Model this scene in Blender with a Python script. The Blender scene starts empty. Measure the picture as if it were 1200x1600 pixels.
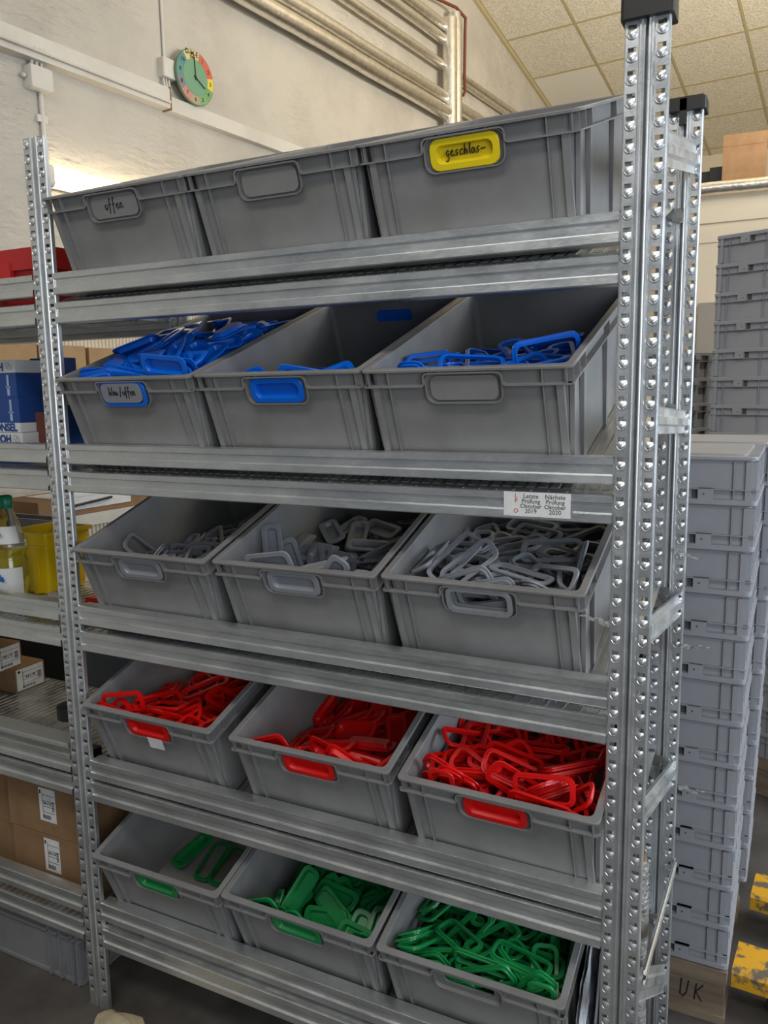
import bpy, bmesh, math, random, json
from mathutils import Vector, Matrix, Euler, Quaternion

SC = bpy.context.scene
COL = SC.collection
R = math.radians
random.seed(7)

# ------------------------------------------------------------------ camera, world, lights, exposure
F_PX = 1275.4
YAW, PIT, ROL = R(27.086), R(8.701), R(-0.952)
CAM = Vector((1.5348, -1.3408, 1.5697))
fw = Vector((-math.sin(YAW)*math.cos(PIT), math.cos(YAW)*math.cos(PIT), -math.sin(PIT)))
r0 = Vector((math.cos(YAW), math.sin(YAW), 0)); u0 = r0.cross(fw)
rt = math.cos(ROL)*r0 + math.sin(ROL)*u0
up = -math.sin(ROL)*r0 + math.cos(ROL)*u0
cd = bpy.data.cameras.new('camera'); co = bpy.data.objects.new('camera', cd); COL.objects.link(co)
co.matrix_world = Matrix(((rt.x, up.x, -fw.x, CAM.x), (rt.y, up.y, -fw.y, CAM.y), (rt.z, up.z, -fw.z, CAM.z), (0, 0, 0, 1)))
cd.sensor_fit = 'VERTICAL'; cd.sensor_height = 36.0; cd.lens = 36.0*F_PX/1600.0
cd.clip_start = 0.05; cd.clip_end = 100
SC.camera = co

SC.view_settings.view_transform = 'Standard'
SC.view_settings.look = 'None'
SC.view_settings.gamma = 1.0
SC.view_settings.use_curve_mapping = False
SC.view_settings.exposure = 0.0

wd = bpy.data.worlds.new('world'); SC.world = wd; wd.use_nodes = True
bg = wd.node_tree.nodes['Background']
bg.inputs[0].default_value = (0.80, 0.86, 0.95, 1); bg.inputs[1].default_value = 0.15

def area(name, loc, target, sx, sy, power, color):
    l = bpy.data.lights.new(name, 'AREA'); l.shape = 'RECTANGLE'; l.size = sx; l.size_y = sy
    l.energy = power; l.color = color
    o = bpy.data.objects.new(name, l); COL.objects.link(o)
    d = Vector(target)-Vector(loc)
    o.location = loc; o.rotation_euler = d.to_track_quat('-Z', 'Y').to_euler()
    return o
# hall windows behind and right of the photographer, fluorescent row overhead, plus added fills
area('window_daylight', (3.0, -2.3, 1.8), (0.9, 0.0, 0.85), 1.7, 1.5, 38, (0.86, 0.93, 1.0))
area('ceiling_tubes_front', (1.2, -2.4, 4.2), (0.7, 0.0, 1.2), 3.6, 0.5, 60, (1.0, 0.96, 0.88))
area('ceiling_fill_up', (2.9, 3.5, 3.3), (1.9, 4.9, 6.0), 2.2, 0.8, 230, (1.0, 0.88, 0.68))  # added fill aimed upward to brighten the ceiling, no real fixture
area('window_side', (5.2, 1.4, 2.2), (1.4, 1.0, 0.9), 2.0, 2.0, 170, (0.74, 0.86, 1.0))
area('office_wall_fill', (2.7, 2.2, 3.3), (1.7, 4.0, 1.7), 1.6, 0.5, 30, (1.0, 0.90, 0.74))  # added fill that brightens the cream office wall and far crates
area('left_wall_fill', (1.5, -1.0, 4.6), (-1.6, 2.6, 3.4), 2.4, 0.5, 15, (1.0, 0.90, 0.76))  # added warm fill for the upper left wall

# ------------------------------------------------------------------ tagging
def tag(o, label=None, cat=None, group=None, kind=None):
    if label: o['label'] = label
    if cat: o['category'] = cat
    if group: o['group'] = group
    if kind: o['kind'] = kind
    return o
def empty(name, loc=(0, 0, 0), rot=None, label=None, cat=None, group=None, kind=None):
    o = bpy.data.objects.new(name, None); COL.objects.link(o); o.empty_display_size = .05
    if isinstance(rot, Matrix): o.matrix_world = Matrix.Translation(loc) @ rot.to_4x4()
    else:
        o.location = loc
        if rot is not None: o.rotation_euler = rot
    return tag(o, label, cat, group, kind)

# ------------------------------------------------------------------ materials
def mat(name, base, rough=.5, metal=0.0, noise=None, bump=None, spec=None, trans=0, emis=None, alpha=None, coat=0):
    """noise=(scale, colour2, amount lo, hi)  bump=(scale, strength, distance)"""
    m = bpy.data.materials.new(name); m.use_nodes = True; nt = m.node_tree; b = nt.nodes['Principled BSDF']
    b.inputs['Base Color'].default_value = (*base, 1); b.inputs['Roughness'].default_value = rough
    b.inputs['Metallic'].default_value = metal
    if spec is not None: b.inputs['Specular IOR Level'].default_value = spec
    if trans: b.inputs['Transmission Weight'].default_value = trans
    if coat: b.inputs['Coat Weight'].default_value = coat
    if emis: b.inputs['Emission Color'].default_value = (*emis[0], 1); b.inputs['Emission Strength'].default_value = emis[1]
    tc = nt.nodes.new('ShaderNodeTexCoord')
    if noise:
        n = nt.nodes.new('ShaderNodeTexNoise'); n.inputs['Scale'].default_value = noise[0]; n.inputs['Detail'].default_value = 6
        n.inputs['Roughness'].default_value = .62
        nt.links.new(tc.outputs['Object'], n.inputs['Vector'])
        r = nt.nodes.new('ShaderNodeValToRGB'); r.color_ramp.elements[0].position = noise[2]; r.color_ramp.elements[1].position = noise[3]
        r.color_ramp.elements[0].color = (*noise[1], 1); r.color_ramp.elements[1].color = (*base, 1)
        nt.links.new(n.outputs['Fac'], r.inputs['Fac']); nt.links.new(r.outputs['Color'], b.inputs['Base Color'])
    if bump:
        n = nt.nodes.new('ShaderNodeTexNoise'); n.inputs['Scale'].default_value = bump[0]; n.inputs['Detail'].default_value = 5
        nt.links.new(tc.outputs['Object'], n.inputs['Vector'])
        bp = nt.nodes.new('ShaderNodeBump'); bp.inputs['Strength'].default_value = bump[1]; bp.inputs['Distance'].default_value = bump[2]
        nt.links.new(n.outputs['Fac'], bp.inputs['Height']); nt.links.new(bp.outputs['Normal'], b.inputs['Normal'])
    return m

def galvanized(name, c1, c2, rough=.36, stretch=(1, 1, 1), sc=60):
    m = bpy.data.materials.new(name); m.use_nodes = True; nt = m.node_tree; b = nt.nodes['Principled BSDF']
    L = nt.links; tc = nt.nodes.new('ShaderNodeTexCoord'); mp = nt.nodes.new('ShaderNodeMapping')
    mp.inputs['Scale'].default_value = stretch; L.new(tc.outputs['Object'], mp.inputs['Vector'])
    v = nt.nodes.new('ShaderNodeTexVoronoi'); v.inputs['Scale'].default_value = sc; L.new(mp.outputs['Vector'], v.inputs['Vector'])
    n = nt.nodes.new('ShaderNodeTexNoise'); n.inputs['Scale'].default_value = 14; n.inputs['Detail'].default_value = 10; L.new(mp.outputs['Vector'], n.inputs['Vector'])
    mx = nt.nodes.new('ShaderNodeMix'); mx.data_type = 'FLOAT'; mx.inputs[0].default_value = .86
    sp = nt.nodes.new('ShaderNodeSeparateColor'); L.new(v.outputs['Color'], sp.inputs[0])
    L.new(sp.outputs[0], mx.inputs[2]); L.new(n.outputs['Fac'], mx.inputs[3])
    r = nt.nodes.new('ShaderNodeValToRGB'); r.color_ramp.elements[0].position = .3; r.color_ramp.elements[1].position = .7
    r.color_ramp.elements[0].color = (*c2, 1); r.color_ramp.elements[1].color = (*c1, 1)
    L.new(mx.outputs[0], r.inputs['Fac']); L.new(r.outputs['Color'], b.inputs['Base Color'])
    mr = nt.nodes.new('ShaderNodeMapRange'); mr.inputs['From Min'].default_value = .3; mr.inputs['From Max'].default_value = .7
    mr.inputs['To Min'].default_value = rough-.07; mr.inputs['To Max'].default_value = rough+.1
    L.new(mx.outputs[0], mr.inputs['Value']); L.new(mr.outputs['Result'], b.inputs['Roughness'])
    b.inputs['Metallic'].default_value = .88
    return m

M = {}
M['galv'] = galvanized('galvanized_steel', (.76, .78, .78), (.60, .63, .64), .34, (.6, 1, 1.6), 190)
M['galv_post'] = galvanized('galvanized_post_steel', (.74, .76, .77), (.64, .66, .67), .36, (1, 1, 1), 260)
M['galv_panel'] = galvanized('galvanized_panel_steel', (.52, .53, .52), (.36, .37, .37), .33)
M['grey'] = mat('grey_plastic', (.225, .227, .238), .48, noise=(7, (.185, .182, .182), .33, .62), bump=(180, .06, .001))
M['grey_dark'] = mat('grey_bin_plastic_worn', (.235, .232, .232), .5, noise=(5, (.17, .165, .16), .3, .62), bump=(150, .06, .001))
M['grey_light'] = mat('light_grey_plastic', (.34, .35, .385), .5, noise=(4, (.30, .31, .34), .35, .6))
M['grey_insert'] = mat('grey_insert_plastic', (.23, .24, .265), .38)
M['blue'] = mat('blue_plastic', (.001, .12, .62), .30, spec=.4)
M['red'] = mat('red_plastic', (.62, .005, .004), .36, spec=.35)
M['green'] = mat('green_plastic', (.008, .22, .055), .36)
M['yellow'] = mat('yellow_plastic', (.78, .60, .01), .36)
M['yellow2'] = mat('yellow_bin_plastic', (.80, .55, .005), .35)
M['redbin'] = mat('red_bin_plastic', (.47, .012, .015), .42, noise=(6, (.36, .02, .02), .3, .6))
M['black'] = mat('black_plastic', (.012, .012, .013), .45)
M['ink'] = mat('marker_ink', (.01, .01, .012), .6)
M['white'] = mat('white_paper', (.72, .72, .72), .7, noise=(30, (.62, .62, .61), .3, .6))
M['plaster'] = mat('painted_plaster', (.54, .50, .435), .75, noise=(1.6, (.44, .405, .35), .32, .56), bump=(5, .5, .03))
M['trunk'] = mat('trunking_plastic', (.66, .63, .57), .5, noise=(3, (.56, .53, .47), .3, .6))
M['foil'] = mat('aluminium_foil', (.88, .85, .79), .34, 1.0, noise=(24, (.70, .67, .61), .3, .6), bump=(55, .35, .006))
M['copper'] = mat('brown_cable', (.16, .045, .025), .5)
M['card'] = mat('cardboard', (.27, .155, .075), .8, noise=(12, (.21, .12, .055), .3, .6))
M['card_light'] = mat('cardboard_light', (.40, .255, .13), .8, noise=(9, (.34, .21, .10), .3, .6))
M['concrete'] = mat('concrete_floor', (.115, .103, .092), .7, noise=(4.5, (.045, .040, .036), .3, .68), bump=(30, .25, .004))
M['wood'] = mat('pallet_wood', (.26, .20, .14), .8, noise=(8, (.13, .095, .065), .3, .62), bump=(40, .4, .003))
M['wood_pale'] = mat('pale_wood', (.62, .52, .36), .75, noise=(14, (.46, .38, .25), .3, .6), bump=(30, .5, .004))
M['yellow_paint'] = mat('worn_yellow_paint', (.70, .36, .015), .5, noise=(16, (.13, .115, .08), .44, .50))
M['cream'] = mat('cream_painted_wall', (.66, .58, .45), .7, noise=(1.2, (.60, .52, .39), .3, .6))
M['blue_card'] = mat('blue_printed_card', (.012, .06, .25), .45)
M['white_card'] = mat('white_printed_card', (.66, .66, .66), .5)
M['sand'] = mat('brown_abrasive_paper', (.14, .04, .03), .9)
M['clear'] = mat('clear_plastic', (.95, .97, .97), .08, trans=1.0)
M['liquid'] = mat('yellow_liquid', (.85, .72, .05), .15, trans=.55)
M['film'] = mat('stretch_film', (.85, .86, .86), .18, trans=.85, bump=(60, .9, .02))
M['lampglow'] = mat('lit_tube_diffuser', (.9, .9, .85), .4, emis=((1.0, .82, .55), 7.5))
M['lampbody'] = mat('lamp_housing', (.62, .60, .55), .5)
M['recess'] = mat('recess_shade_grey', (.075, .075, .08), .6)  # dark grey that paints the shade inside crate recesses
M['tealpaint'] = mat('label_blue', (.01, .12, .5), .5)

def woodgrain(m, sc):
    nt = m.node_tree; n = [x for x in nt.nodes if x.type == 'TEX_NOISE'][0]; mp = nt.nodes.new('ShaderNodeMapping'); mp.inputs['Scale'].default_value = sc
    l = n.inputs['Vector'].links[0]; src = l.from_socket; nt.links.new(src, mp.inputs['Vector']); nt.links.new(mp.outputs['Vector'], n.inputs['Vector'])
woodgrain(M['wood'], (.35, 1, 2.6)); woodgrain(M['wood_pale'], (.4, 3, 3))
def corrugated_mat():
    m = mat('ribbed_cream_sheet', (.66, .60, .50), .7, noise=(2.5, (.56, .49, .37), .3, .6)); return m
M['ribbed'] = corrugated_mat()
def tile_mat():
    m = bpy.data.materials.new('mineral_fibre_tiles'); m.use_nodes = True; nt = m.node_tree; b = nt.nodes['Principled BSDF']; L = nt.links
    tc = nt.nodes.new('ShaderNodeTexCoord')
    n = nt.nodes.new('ShaderNodeTexNoise'); n.inputs['Scale'].default_value = 60; n.inputs['Detail'].default_value = 4; L.new(tc.outputs['Object'], n.inputs['Vector'])
    r = nt.nodes.new('ShaderNodeValToRGB'); r.color_ramp.elements[0].position = .38; r.color_ramp.elements[1].position = .6
    r.color_ramp.elements[0].color = (.64, .585, .475, 1); r.color_ramp.elements[1].color = (.82, .765, .64, 1)
    L.new(n.outputs['Fac'], r.inputs['Fac']); L.new(r.outputs['Color'], b.inputs['Base Color']); b.inputs['Roughness'].default_value = .85
    bp = nt.nodes.new('ShaderNodeBump'); bp.inputs['Strength'].default_value = .6; bp.inputs['Distance'].default_value = .01
    L.new(n.outputs['Fac'], bp.inputs['Height']); L.new(bp.outputs['Normal'], b.inputs['Normal'])
    return m
M['tile'] = tile_mat()
M['tile_plain'] = mat('plain_ceiling_tile', (.80, .77, .69), .8)
M['grid'] = mat('ceiling_grid_metal', (.48, .41, .24), .5)

# ------------------------------------------------------------------ mesh builder
class MB:
    def __init__(s): s.v = []; s.f = []; s.mi = []
    def add(s, vs, fs, mi=0):
        o = len(s.v); s.v += [tuple(p) for p in vs]; s.f += [tuple(o+i for i in f) for f in fs]; s.mi += [mi]*len(fs)
    def box(s, x0, x1, y0, y1, z0, z1, mi=0, T=None):
        vs = [(x, y, z) for x in (x0, x1) for y in (y0, y1) for z in (z0, z1)]
        if T: vs = [T @ Vector(p) for p in vs]
        s.add(vs, [(0, 1, 3, 2), (4, 6, 7, 5), (0, 4, 5, 1), (2, 3, 7, 6), (0, 2, 6, 4), (1, 5, 7, 3)], mi)
    def loft(s, loops, cap0=False, cap1=False, mi=0, closed=True):
        n = len(loops[0]); vs = [p for l in loops for p in l]; fs = []
        for a in range(len(loops)-1):
            for i in range(n if closed else n-1):
                j = (i+1) % n; fs.append((a*n+i, a*n+j, (a+1)*n+j, (a+1)*n+i))
        if cap0: fs.append(tuple(range(n-1, -1, -1)))
        if cap1: fs.append(tuple((len(loops)-1)*n+i for i in range(n)))
        s.add(vs, fs, mi)
    def tube(s, pts, r, seg=8, mi=0, cap=True):
        pts = [Vector(p) for p in pts]; loops = []
        for i, p in enumerate(pts):
            t = (pts[min(i+1, len(pts)-1)]-pts[max(i-1, 0)]).normalized()
            a = t.orthogonal().normalized() if i == 0 else (a - t*a.dot(t)).normalized()
            b = t.cross(a); rr = r[i] if isinstance(r, (list, tuple)) else r
            loops.append([p+(a*math.cos(2*math.pi*k/seg)+b*math.sin(2*math.pi*k/seg))*rr for k in range(seg)])
        s.loft(loops, cap, cap, mi)
    def extr(s, prof, x0, x1, mi=0, closed=False):
        """profile of (y,z) points swept along x"""
        s.loft([[(x0, y, z) for y, z in prof], [(x1, y, z) for y, z in prof]], mi=mi, closed=closed)
    def disc(s, c, r, axis, seg=24, mi=0, r2=None):
        pass
    def build(s, name, mats, parent=None, smooth=None, T=None):
        me = s.mesh(name, mats, smooth)
        o = bpy.data.objects.new(name, me); COL.objects.link(o)
        if parent: o.parent = parent
        if T is not None: o.matrix_local = T
        return o
    def mesh(s, name, mats, smooth=None):
        me = bpy.data.meshes.new(name); me.from_pydata(s.v, [], s.f)
        if not isinstance(mats, (list, tuple)): mats = [mats]
        for m in mats: me.materials.append(m)
        me.polygons.foreach_set('material_index', s.mi)
        bm = bmesh.new(); bm.from_mesh(me); bmesh.ops.recalc_face_normals(bm, faces=bm.faces); bm.to_mesh(me); bm.free()
        if smooth:
            me.polygons.foreach_set('use_smooth', [True]*len(me.polygons)); me.set_sharp_from_angle(angle=R(smooth))
        me.update(); return me

def rrect(cx, cy, w, h, r, n=4):
    out = []
    for qx, qy, a0 in ((1, 1, 0), (-1, 1, 90), (-1, -1, 180), (1, -1, 270)):
        for k in range(n+1):
            a = R(a0+90*k/n); out.append((cx+qx*(w/2-r)+r*math.cos(a), cy+qy*(h/2-r)+r*math.sin(a)))
    return out

_tc = {}
def text_mesh(txt, size, name='lettering', shear=0, align='CENTER', bold=0.0, thick=.0002, spacing=1.0):
    c = bpy.data.curves.new('t', 'FONT'); c.body = txt; c.size = size; c.align_x = align; c.align_y = 'CENTER'; c.shear = shear
    c.offset = bold; c.extrude = thick; c.space_line = spacing; c.resolution_u = 3
    o = bpy.data.objects.new('t', c); COL.objects.link(o)
    bpy.context.view_layer.update()
    me = bpy.data.meshes.new_from_object(o.evaluated_get(bpy.context.evaluated_depsgraph_get()))
    bpy.data.objects.remove(o); bpy.data.curves.remove(c); me.name = name; return me
def text(txt, size, m, parent, loc, name='lettering', rot=(R(90), 0, 0), **k):
    """text lying in the xz plane of the parent, read from -y"""
    me = text_mesh(txt, size, name, **k); me.materials.clear(); me.materials.append(m)
    o = bpy.data.objects.new(name, me); COL.objects.link(o); o.parent = parent; o.location = loc; o.rotation_euler = rot
    return o

STROKES = {
 'o': [[(.5, 0), (.1, .2), (.1, .7), (.5, .95), (.85, .6), (.7, .15), (.45, .02), (1.0, .35)]],
 'f': [[(.8, 1.7), (.55, 1.95), (.4, 1.4), (.35, .2), (.2, -.7)], [(0, .8), (.8, .95)]],
 'e': [[(0, .5), (.7, .65), (.6, .95), (.2, .8), (.1, .3), (.5, 0), (1, .3)]],
 'n': [[(.05, .9), (.1, 0), (.15, .6), (.5, .95), (.7, .6), (.75, .05), (1, .15)]],
 'g': [[(.8, .8), (.4, .95), (.1, .5), (.4, .1), (.75, .5), (.8, -.5), (.4, -.9), (.05, -.6)]],
 's': [[(.8, .95), (.3, .8), (.3, .55), (.7, .35), (.5, .02), (.05, .1)]],
 'c': [[(.8, .85), (.4, .95), (.1, .5), (.35, .05), (.9, .2)]],
 'h': [[(.15, 1.9), (.1, 0), (.2, .6), (.5, .9), (.75, .6), (.8, 0)]],
 'l': [[(.35, 1.9), (.2, .2), (.6, .1)]],
 'b': [[(.2, 1.9), (.1, 0), (.5, .05), (.8, .5), (.5, .85), (.15, .6)]],
 'a': [[(.8, .8), (.4, .95), (.1, .5), (.35, .05), (.7, .4), (.75, .8), (.8, .1), (1, .2)]],
 'u': [[(.05, .9), (.15, .1), (.5, .05), (.75, .8), (.8, .05), (1, .2)]],
 '/': [[(.8, 1.9), (.1, -.4)]], '-': [[(0, .5), (1.2, .6)]], ' ': [],
 'U': [[(.0, 1.6), (.1, .2), (.5, 0), (.8, .5), (.85, 1.6)]],
 'K': [[(.1, 1.6), (.15, 0)], [(.9, 1.5), (.2, .8), (1.0, 0)]],
}
def handwriting(txt, h, m, parent, loc, w=.0009, step=.8, name='handwriting', slope=0.0):
    mb = MB(); x = 0; rnd = random.Random(len(txt))
    sx = h*.85
    for ch in txt:
        for st in STROKES[ch]:
            pts = [(x+(px*.8+.12*pz)*sx, rnd.uniform(-.0001, .0001), pz*h*(.9+.1*rnd.random())+slope*(x+px*sx)) for px, pz in st]
            mb.tube(pts, w, 5)
        x += sx*step*(.6 if ch in ' /l' else 1.0)
    mb.v = [(a-x/2, b, c) for a, b, c in mb.v]
    o = mb.build(name, m, parent); o.location = loc; return o

# ================================================================== SETTING
AZ = R(5.0)
DW = Vector((math.sin(AZ), math.cos(AZ), 0)); NW = Vector((math.cos(AZ), -math.sin(AZ), 0))
PW = Vector((-1.588, 2.466, 0))
WALL_ROT = Matrix(((DW.x, -NW.x, 0), (DW.y, -NW.y, 0), (0, 0, 1)))      # x along wall, -y out of the wall
WALL_T = Matrix.Translation(PW) @ WALL_ROT.to_4x4()

b = MB(); b.box(-6, 9, -5, 10, -.1, 0)
tag(b.build('floor', M['concrete']), kind='structure')
def plaster_wall():
    m = M['plaster']; nt = m.node_tree; L = nt.links; bs = nt.nodes['Principled BSDF']
    tc = nt.nodes.new('ShaderNodeTexCoord')
    v = nt.nodes.new('ShaderNodeTexVoronoi'); v.feature = 'DISTANCE_TO_EDGE'; v.inputs['Scale'].default_value = 1.6
    n = nt.nodes.new('ShaderNodeTexNoise'); n.inputs['Scale'].default_value = 3.5; n.inputs['Detail'].default_value = 6
    ad = nt.nodes.new('ShaderNodeVectorMath'); ad.operation = 'ADD'
    L.new(tc.outputs['Object'], n.inputs['Vector']); L.new(tc.outputs['Object'], ad.inputs[0]); L.new(n.outputs['Color'], ad.inputs[1]); L.new(ad.outputs[0], v.inputs['Vector'])
    mr = nt.nodes.new('ShaderNodeMapRange'); mr.inputs['From Max'].default_value = .012; L.new(v.outputs['Distance'], mr.inputs['Value'])
    # patches of coarse trowelled plaster
    n2 = nt.nodes.new('ShaderNodeTexNoise'); n2.inputs['Scale'].default_value = 22; n2.inputs['Detail'].default_value = 3
    mp = nt.nodes.new('ShaderNodeMapping'); mp.inputs['Scale'].default_value = (.5, 1, 1.4); mp.inputs['Rotation'].default_value = (0, .5, 0)
    L.new(tc.outputs['Object'], mp.inputs['Vector']); L.new(mp.outputs['Vector'], n2.inputs['Vector'])
    n3 = nt.nodes.new('ShaderNodeTexNoise'); n3.inputs['Scale'].default_value = 1.3; L.new(tc.outputs['Object'], n3.inputs['Vector'])
    m3 = nt.nodes.new('ShaderNodeMapRange'); m3.inputs['From Min'].default_value = .42; m3.inputs['From Max'].default_value = .62; L.new(n3.outputs['Fac'], m3.inputs['Value'])
    mu = nt.nodes.new('ShaderNodeMath'); mu.operation = 'MULTIPLY'; L.new(n2.outputs['Fac'], mu.inputs[0]); L.new(m3.outputs['Result'], mu.inputs[1])
    sm = nt.nodes.new('ShaderNodeMath'); sm.operation = 'MULTIPLY_ADD'; sm.inputs[1].default_value = .022; L.new(mr.outputs['Result'], sm.inputs[0]); L.new(mu.outputs[0], sm.inputs[2])
    old = bs.inputs['Normal'].links[0].from_node
    bp = nt.nodes.new('ShaderNodeBump'); bp.inputs['Strength'].default_value = .8; bp.inputs['Distance'].default_value = .035
    L.new(sm.outputs[0], bp.inputs['Height']); L.new(old.outputs['Normal'], bp.inputs['Normal']); L.new(bp.outputs['Normal'], bs.inputs['Normal'])
plaster_wall()
b = MB(); b.box(-5.5, 7.2, 0, .12, 0, 7.2)
tag(b.build('wall_left', M['plaster'], T=WALL_T), kind='structure')
b = MB(); b.box(-1.6, 6, 9.4, 9.5, 0, 6)
tag(b.build('wall_back', M['cream']), kind='structure')

# sloped tile ceiling meeting the left wall
CH = NW.copy(); CS = Vector((.158, 1.796, -.413)).normalized(); CN = CH.cross(CS)
CT = Matrix(((CH.x, CS.x, CN.x, -1.271), (CH.y, CS.y, CN.y, 6.094), (CH.z, CS.z, CN.z, 4.974), (0, 0, 0, 1)))
b = MB(); TS = .68; U0, V0 = .03, -.03
for i in range(-1, 9):
    for j in range(-11, 7):
        plain = 1 if (i, j) == (0, 2) else 0
        b.box(U0+i*TS+.011, U0+(i+1)*TS-.011, V0+j*TS+.011, V0+(j+1)*TS-.011, .006, .02, plain)
for i in range(0, 10): b.box(U0+i*TS-.012, U0+i*TS+.012, V0-11*TS, V0+7*TS, 0, .02, 2)
for j in range(-11, 8): b.box(-.6, U0+9*TS, V0+j*TS-.012, V0+j*TS+.012, .001, .02, 2)
b.box(-.03, .03, V0-11*TS, V0+6*TS, -.03, .0, 2)
b.box(-.7, U0+9*TS, V0-11*TS, V0+7*TS, .02, .06, 0)
tag(b.build('ceiling', [M['tile'], M['tile_plain'], M['grid']], T=CT), kind='structure')

# box office at the back right: cream front, ledge
b = MB(); b.box(.93, 4.5, 4.0, 5.6, 0, 2.65); b.box(.91, 4.5, 3.985, 4.0, 2.49, 2.64); b.box(.91, 4.5, 3.99, 4.0, 2.38, 2.46)
tag(b.build('wall_office', M['cream'], T=Matrix.Translation((0, 0, 0))), kind='structure')
b = MB(); b.box(.95, 2.2, 3.93, 3.985, 1.45, 2.03); b.box(.95, 2.2, 3.91, 3.95, 1.5, 1.55)
tag(b.build('trim_office_panel', mat('grey_brown_panel', (.30, .27, .235), .6, noise=(3, (.24, .21, .18), .3, .6)), None), kind='structure')

# ================================================================== STEEL SHELVING
W = 1.3; PWD = .066; PITCH = .0323
ZST = {'A': (1.833, 1.785), 'B': (1.4516, 1.4067), 'C': (1.0717, 1.0259), 'D': (.6830, .637), 'E': (.3035, .257)}
ZSH = {'A': (1.7687, 1.7225), 'B': (1.3894, 1.342), 'C': (1.009, .9610), 'D': (.6263, .5775), 'E': (.2310, .180)}
TILT = R(18.7); TT = math.tan(TILT)
# rim-front-left corner of every bin: x, y, yaw ; z by row
BINS = {
 'A': (1.982, [(.048, -.036, .6), (.432, -.026, -.5), (.823, -.033, .2)]),
 'B': (1.597, [(.044, -.033, -.1), (.432, -.028, .1), (.820, -.030, .3)]),
 'C': (1.2135, [(.052, -.030, .5), (.449, -.020, .6), (.842, -.012, .3)]),
 'D': (.832, [(.042, -.026, -.1), (.477, -.029, .2), (.881, -.032, -.7)]),
 'E': (.451, [(.046, -.034, .0), (.433, -.027, -.3), (.826, -.029, .3)]),
}
BW, BD, BH = .385, .5775, .213
def plane_z(row):      # height of the tilted shelf surface at y = 0
    zr = BINS[row][0]; ym = sum(q[1] for q in BINS[row][1])/3
    return zr - BH/math.cos(TILT) - ym*TT

rack = empty('shelving_rack', (0, 0, 0), None, 'tall galvanized steel shelving rack with slotted posts and sloping shelves full of grey bins', 'rack')

def post_mesh(H, zfirst):
    b = MB(); hw = PWD/2
    y = 0.0
    prof_l = [(-hw, .030), (-hw, .001), (-hw+.001, 0)]
    # strips a..b with openings
    def strip(xa, xb):
        xc = (xa+xb)/2; ow = .0062; zb = 0.0
        zs = []; k = 0
        while zfirst-k*PITCH > .02: zs.append(zfirst-k*PITCH); k += 1
        zs.reverse(); z = 0.0
        for zc in zs:
            o0, o1 = zc+.0022, zc+.0100         # opening above the tongue
            b.add([(xa, 0, z), (xb, 0, z), (xb, 0, o0), (xa, 0, o0)], [(0, 1, 2, 3)])
            b.add([(xa, 0, o0), (xc-ow, 0, o0), (xc-ow, 0, o1), (xa, 0, o1)], [(0, 1, 2, 3)])
            b.add([(xc+ow, 0, o0), (xb, 0, o0), (xb, 0, o1), (xc+ow, 0, o1)], [(0, 1, 2, 3)])
            # opening lips going back
            b.add([(xc-ow, 0, o0), (xc+ow, 0, o0), (xc+ow, .003, o0), (xc-ow, .003, o0), (xc-ow, 0, o1), (xc+ow, 0, o1), (xc+ow, .003, o1), (xc-ow, .003, o1)],
                  [(0, 1, 2, 3), (4, 5, 6, 7), (0, 3, 7, 4), (1, 2, 6, 5)])
            # pointed tongue, pressed outward
            rows = []
            for t, ww, dd in ((.0030, .0062, .0004), (.0000, .0070, .0022), (-.0035, .0068, .0032), (-.0075, .0044, .0034), (-.0112, .0006, .0006)):
                rows.append([(xc+ww*s, -dd*(1-abs(s)**2.2)+.0, zc+t) for s in (-1, -.6, -.2, .2, .6, 1)])
            b.loft(rows, closed=False)
            # shallow pressed halo under the tongue
            rows = []
            for rr, dd in ((.0095, .0), (.0078, -.0012), (.0062, .0)):
                rows.append([(xc+rr*math.cos(a), dd-.0001, zc-.0015+rr*1.15*math.sin(a)) for a in [R(200+140*q/8) for q in range(9)]])
            b.loft(rows, closed=False)
            z = o1
        b.add([(xa, 0, z), (xb, 0, z), (xb, 0, H), (xa, 0, H)], [(0, 1, 2, 3)])
    strip(-hw+.002, -hw+.021); strip(hw-.021, hw-.002)
    for s in (1, -1):
        pr = [(s*(hw-.002), 0), (s*hw, .002), (s*hw, .011), (s*(hw-.012), .011)]
        b.loft([[(x, y, 0) for x, y in pr], [(x, y, H) for x, y in pr]], closed=False)
        pr = [(s*(hw-.021), 0), (s*(hw-.0225), -.0022), (s*(hw-.0255), -.0026), (s*(hw-.027), 0), (s*(hw-.0285), -.001), (s*(hw-.0305), -.001), (s*.0012, .004), (s*.0010, .012)]
        b.loft([[(x, y, 0) for x, y in pr], [(x, y, H) for x, y in pr]], closed=False)
    b.box(-.012, .012, .012, .0135, 0, H)
    return b.mesh('post', M['galv_post'], 40)

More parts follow.
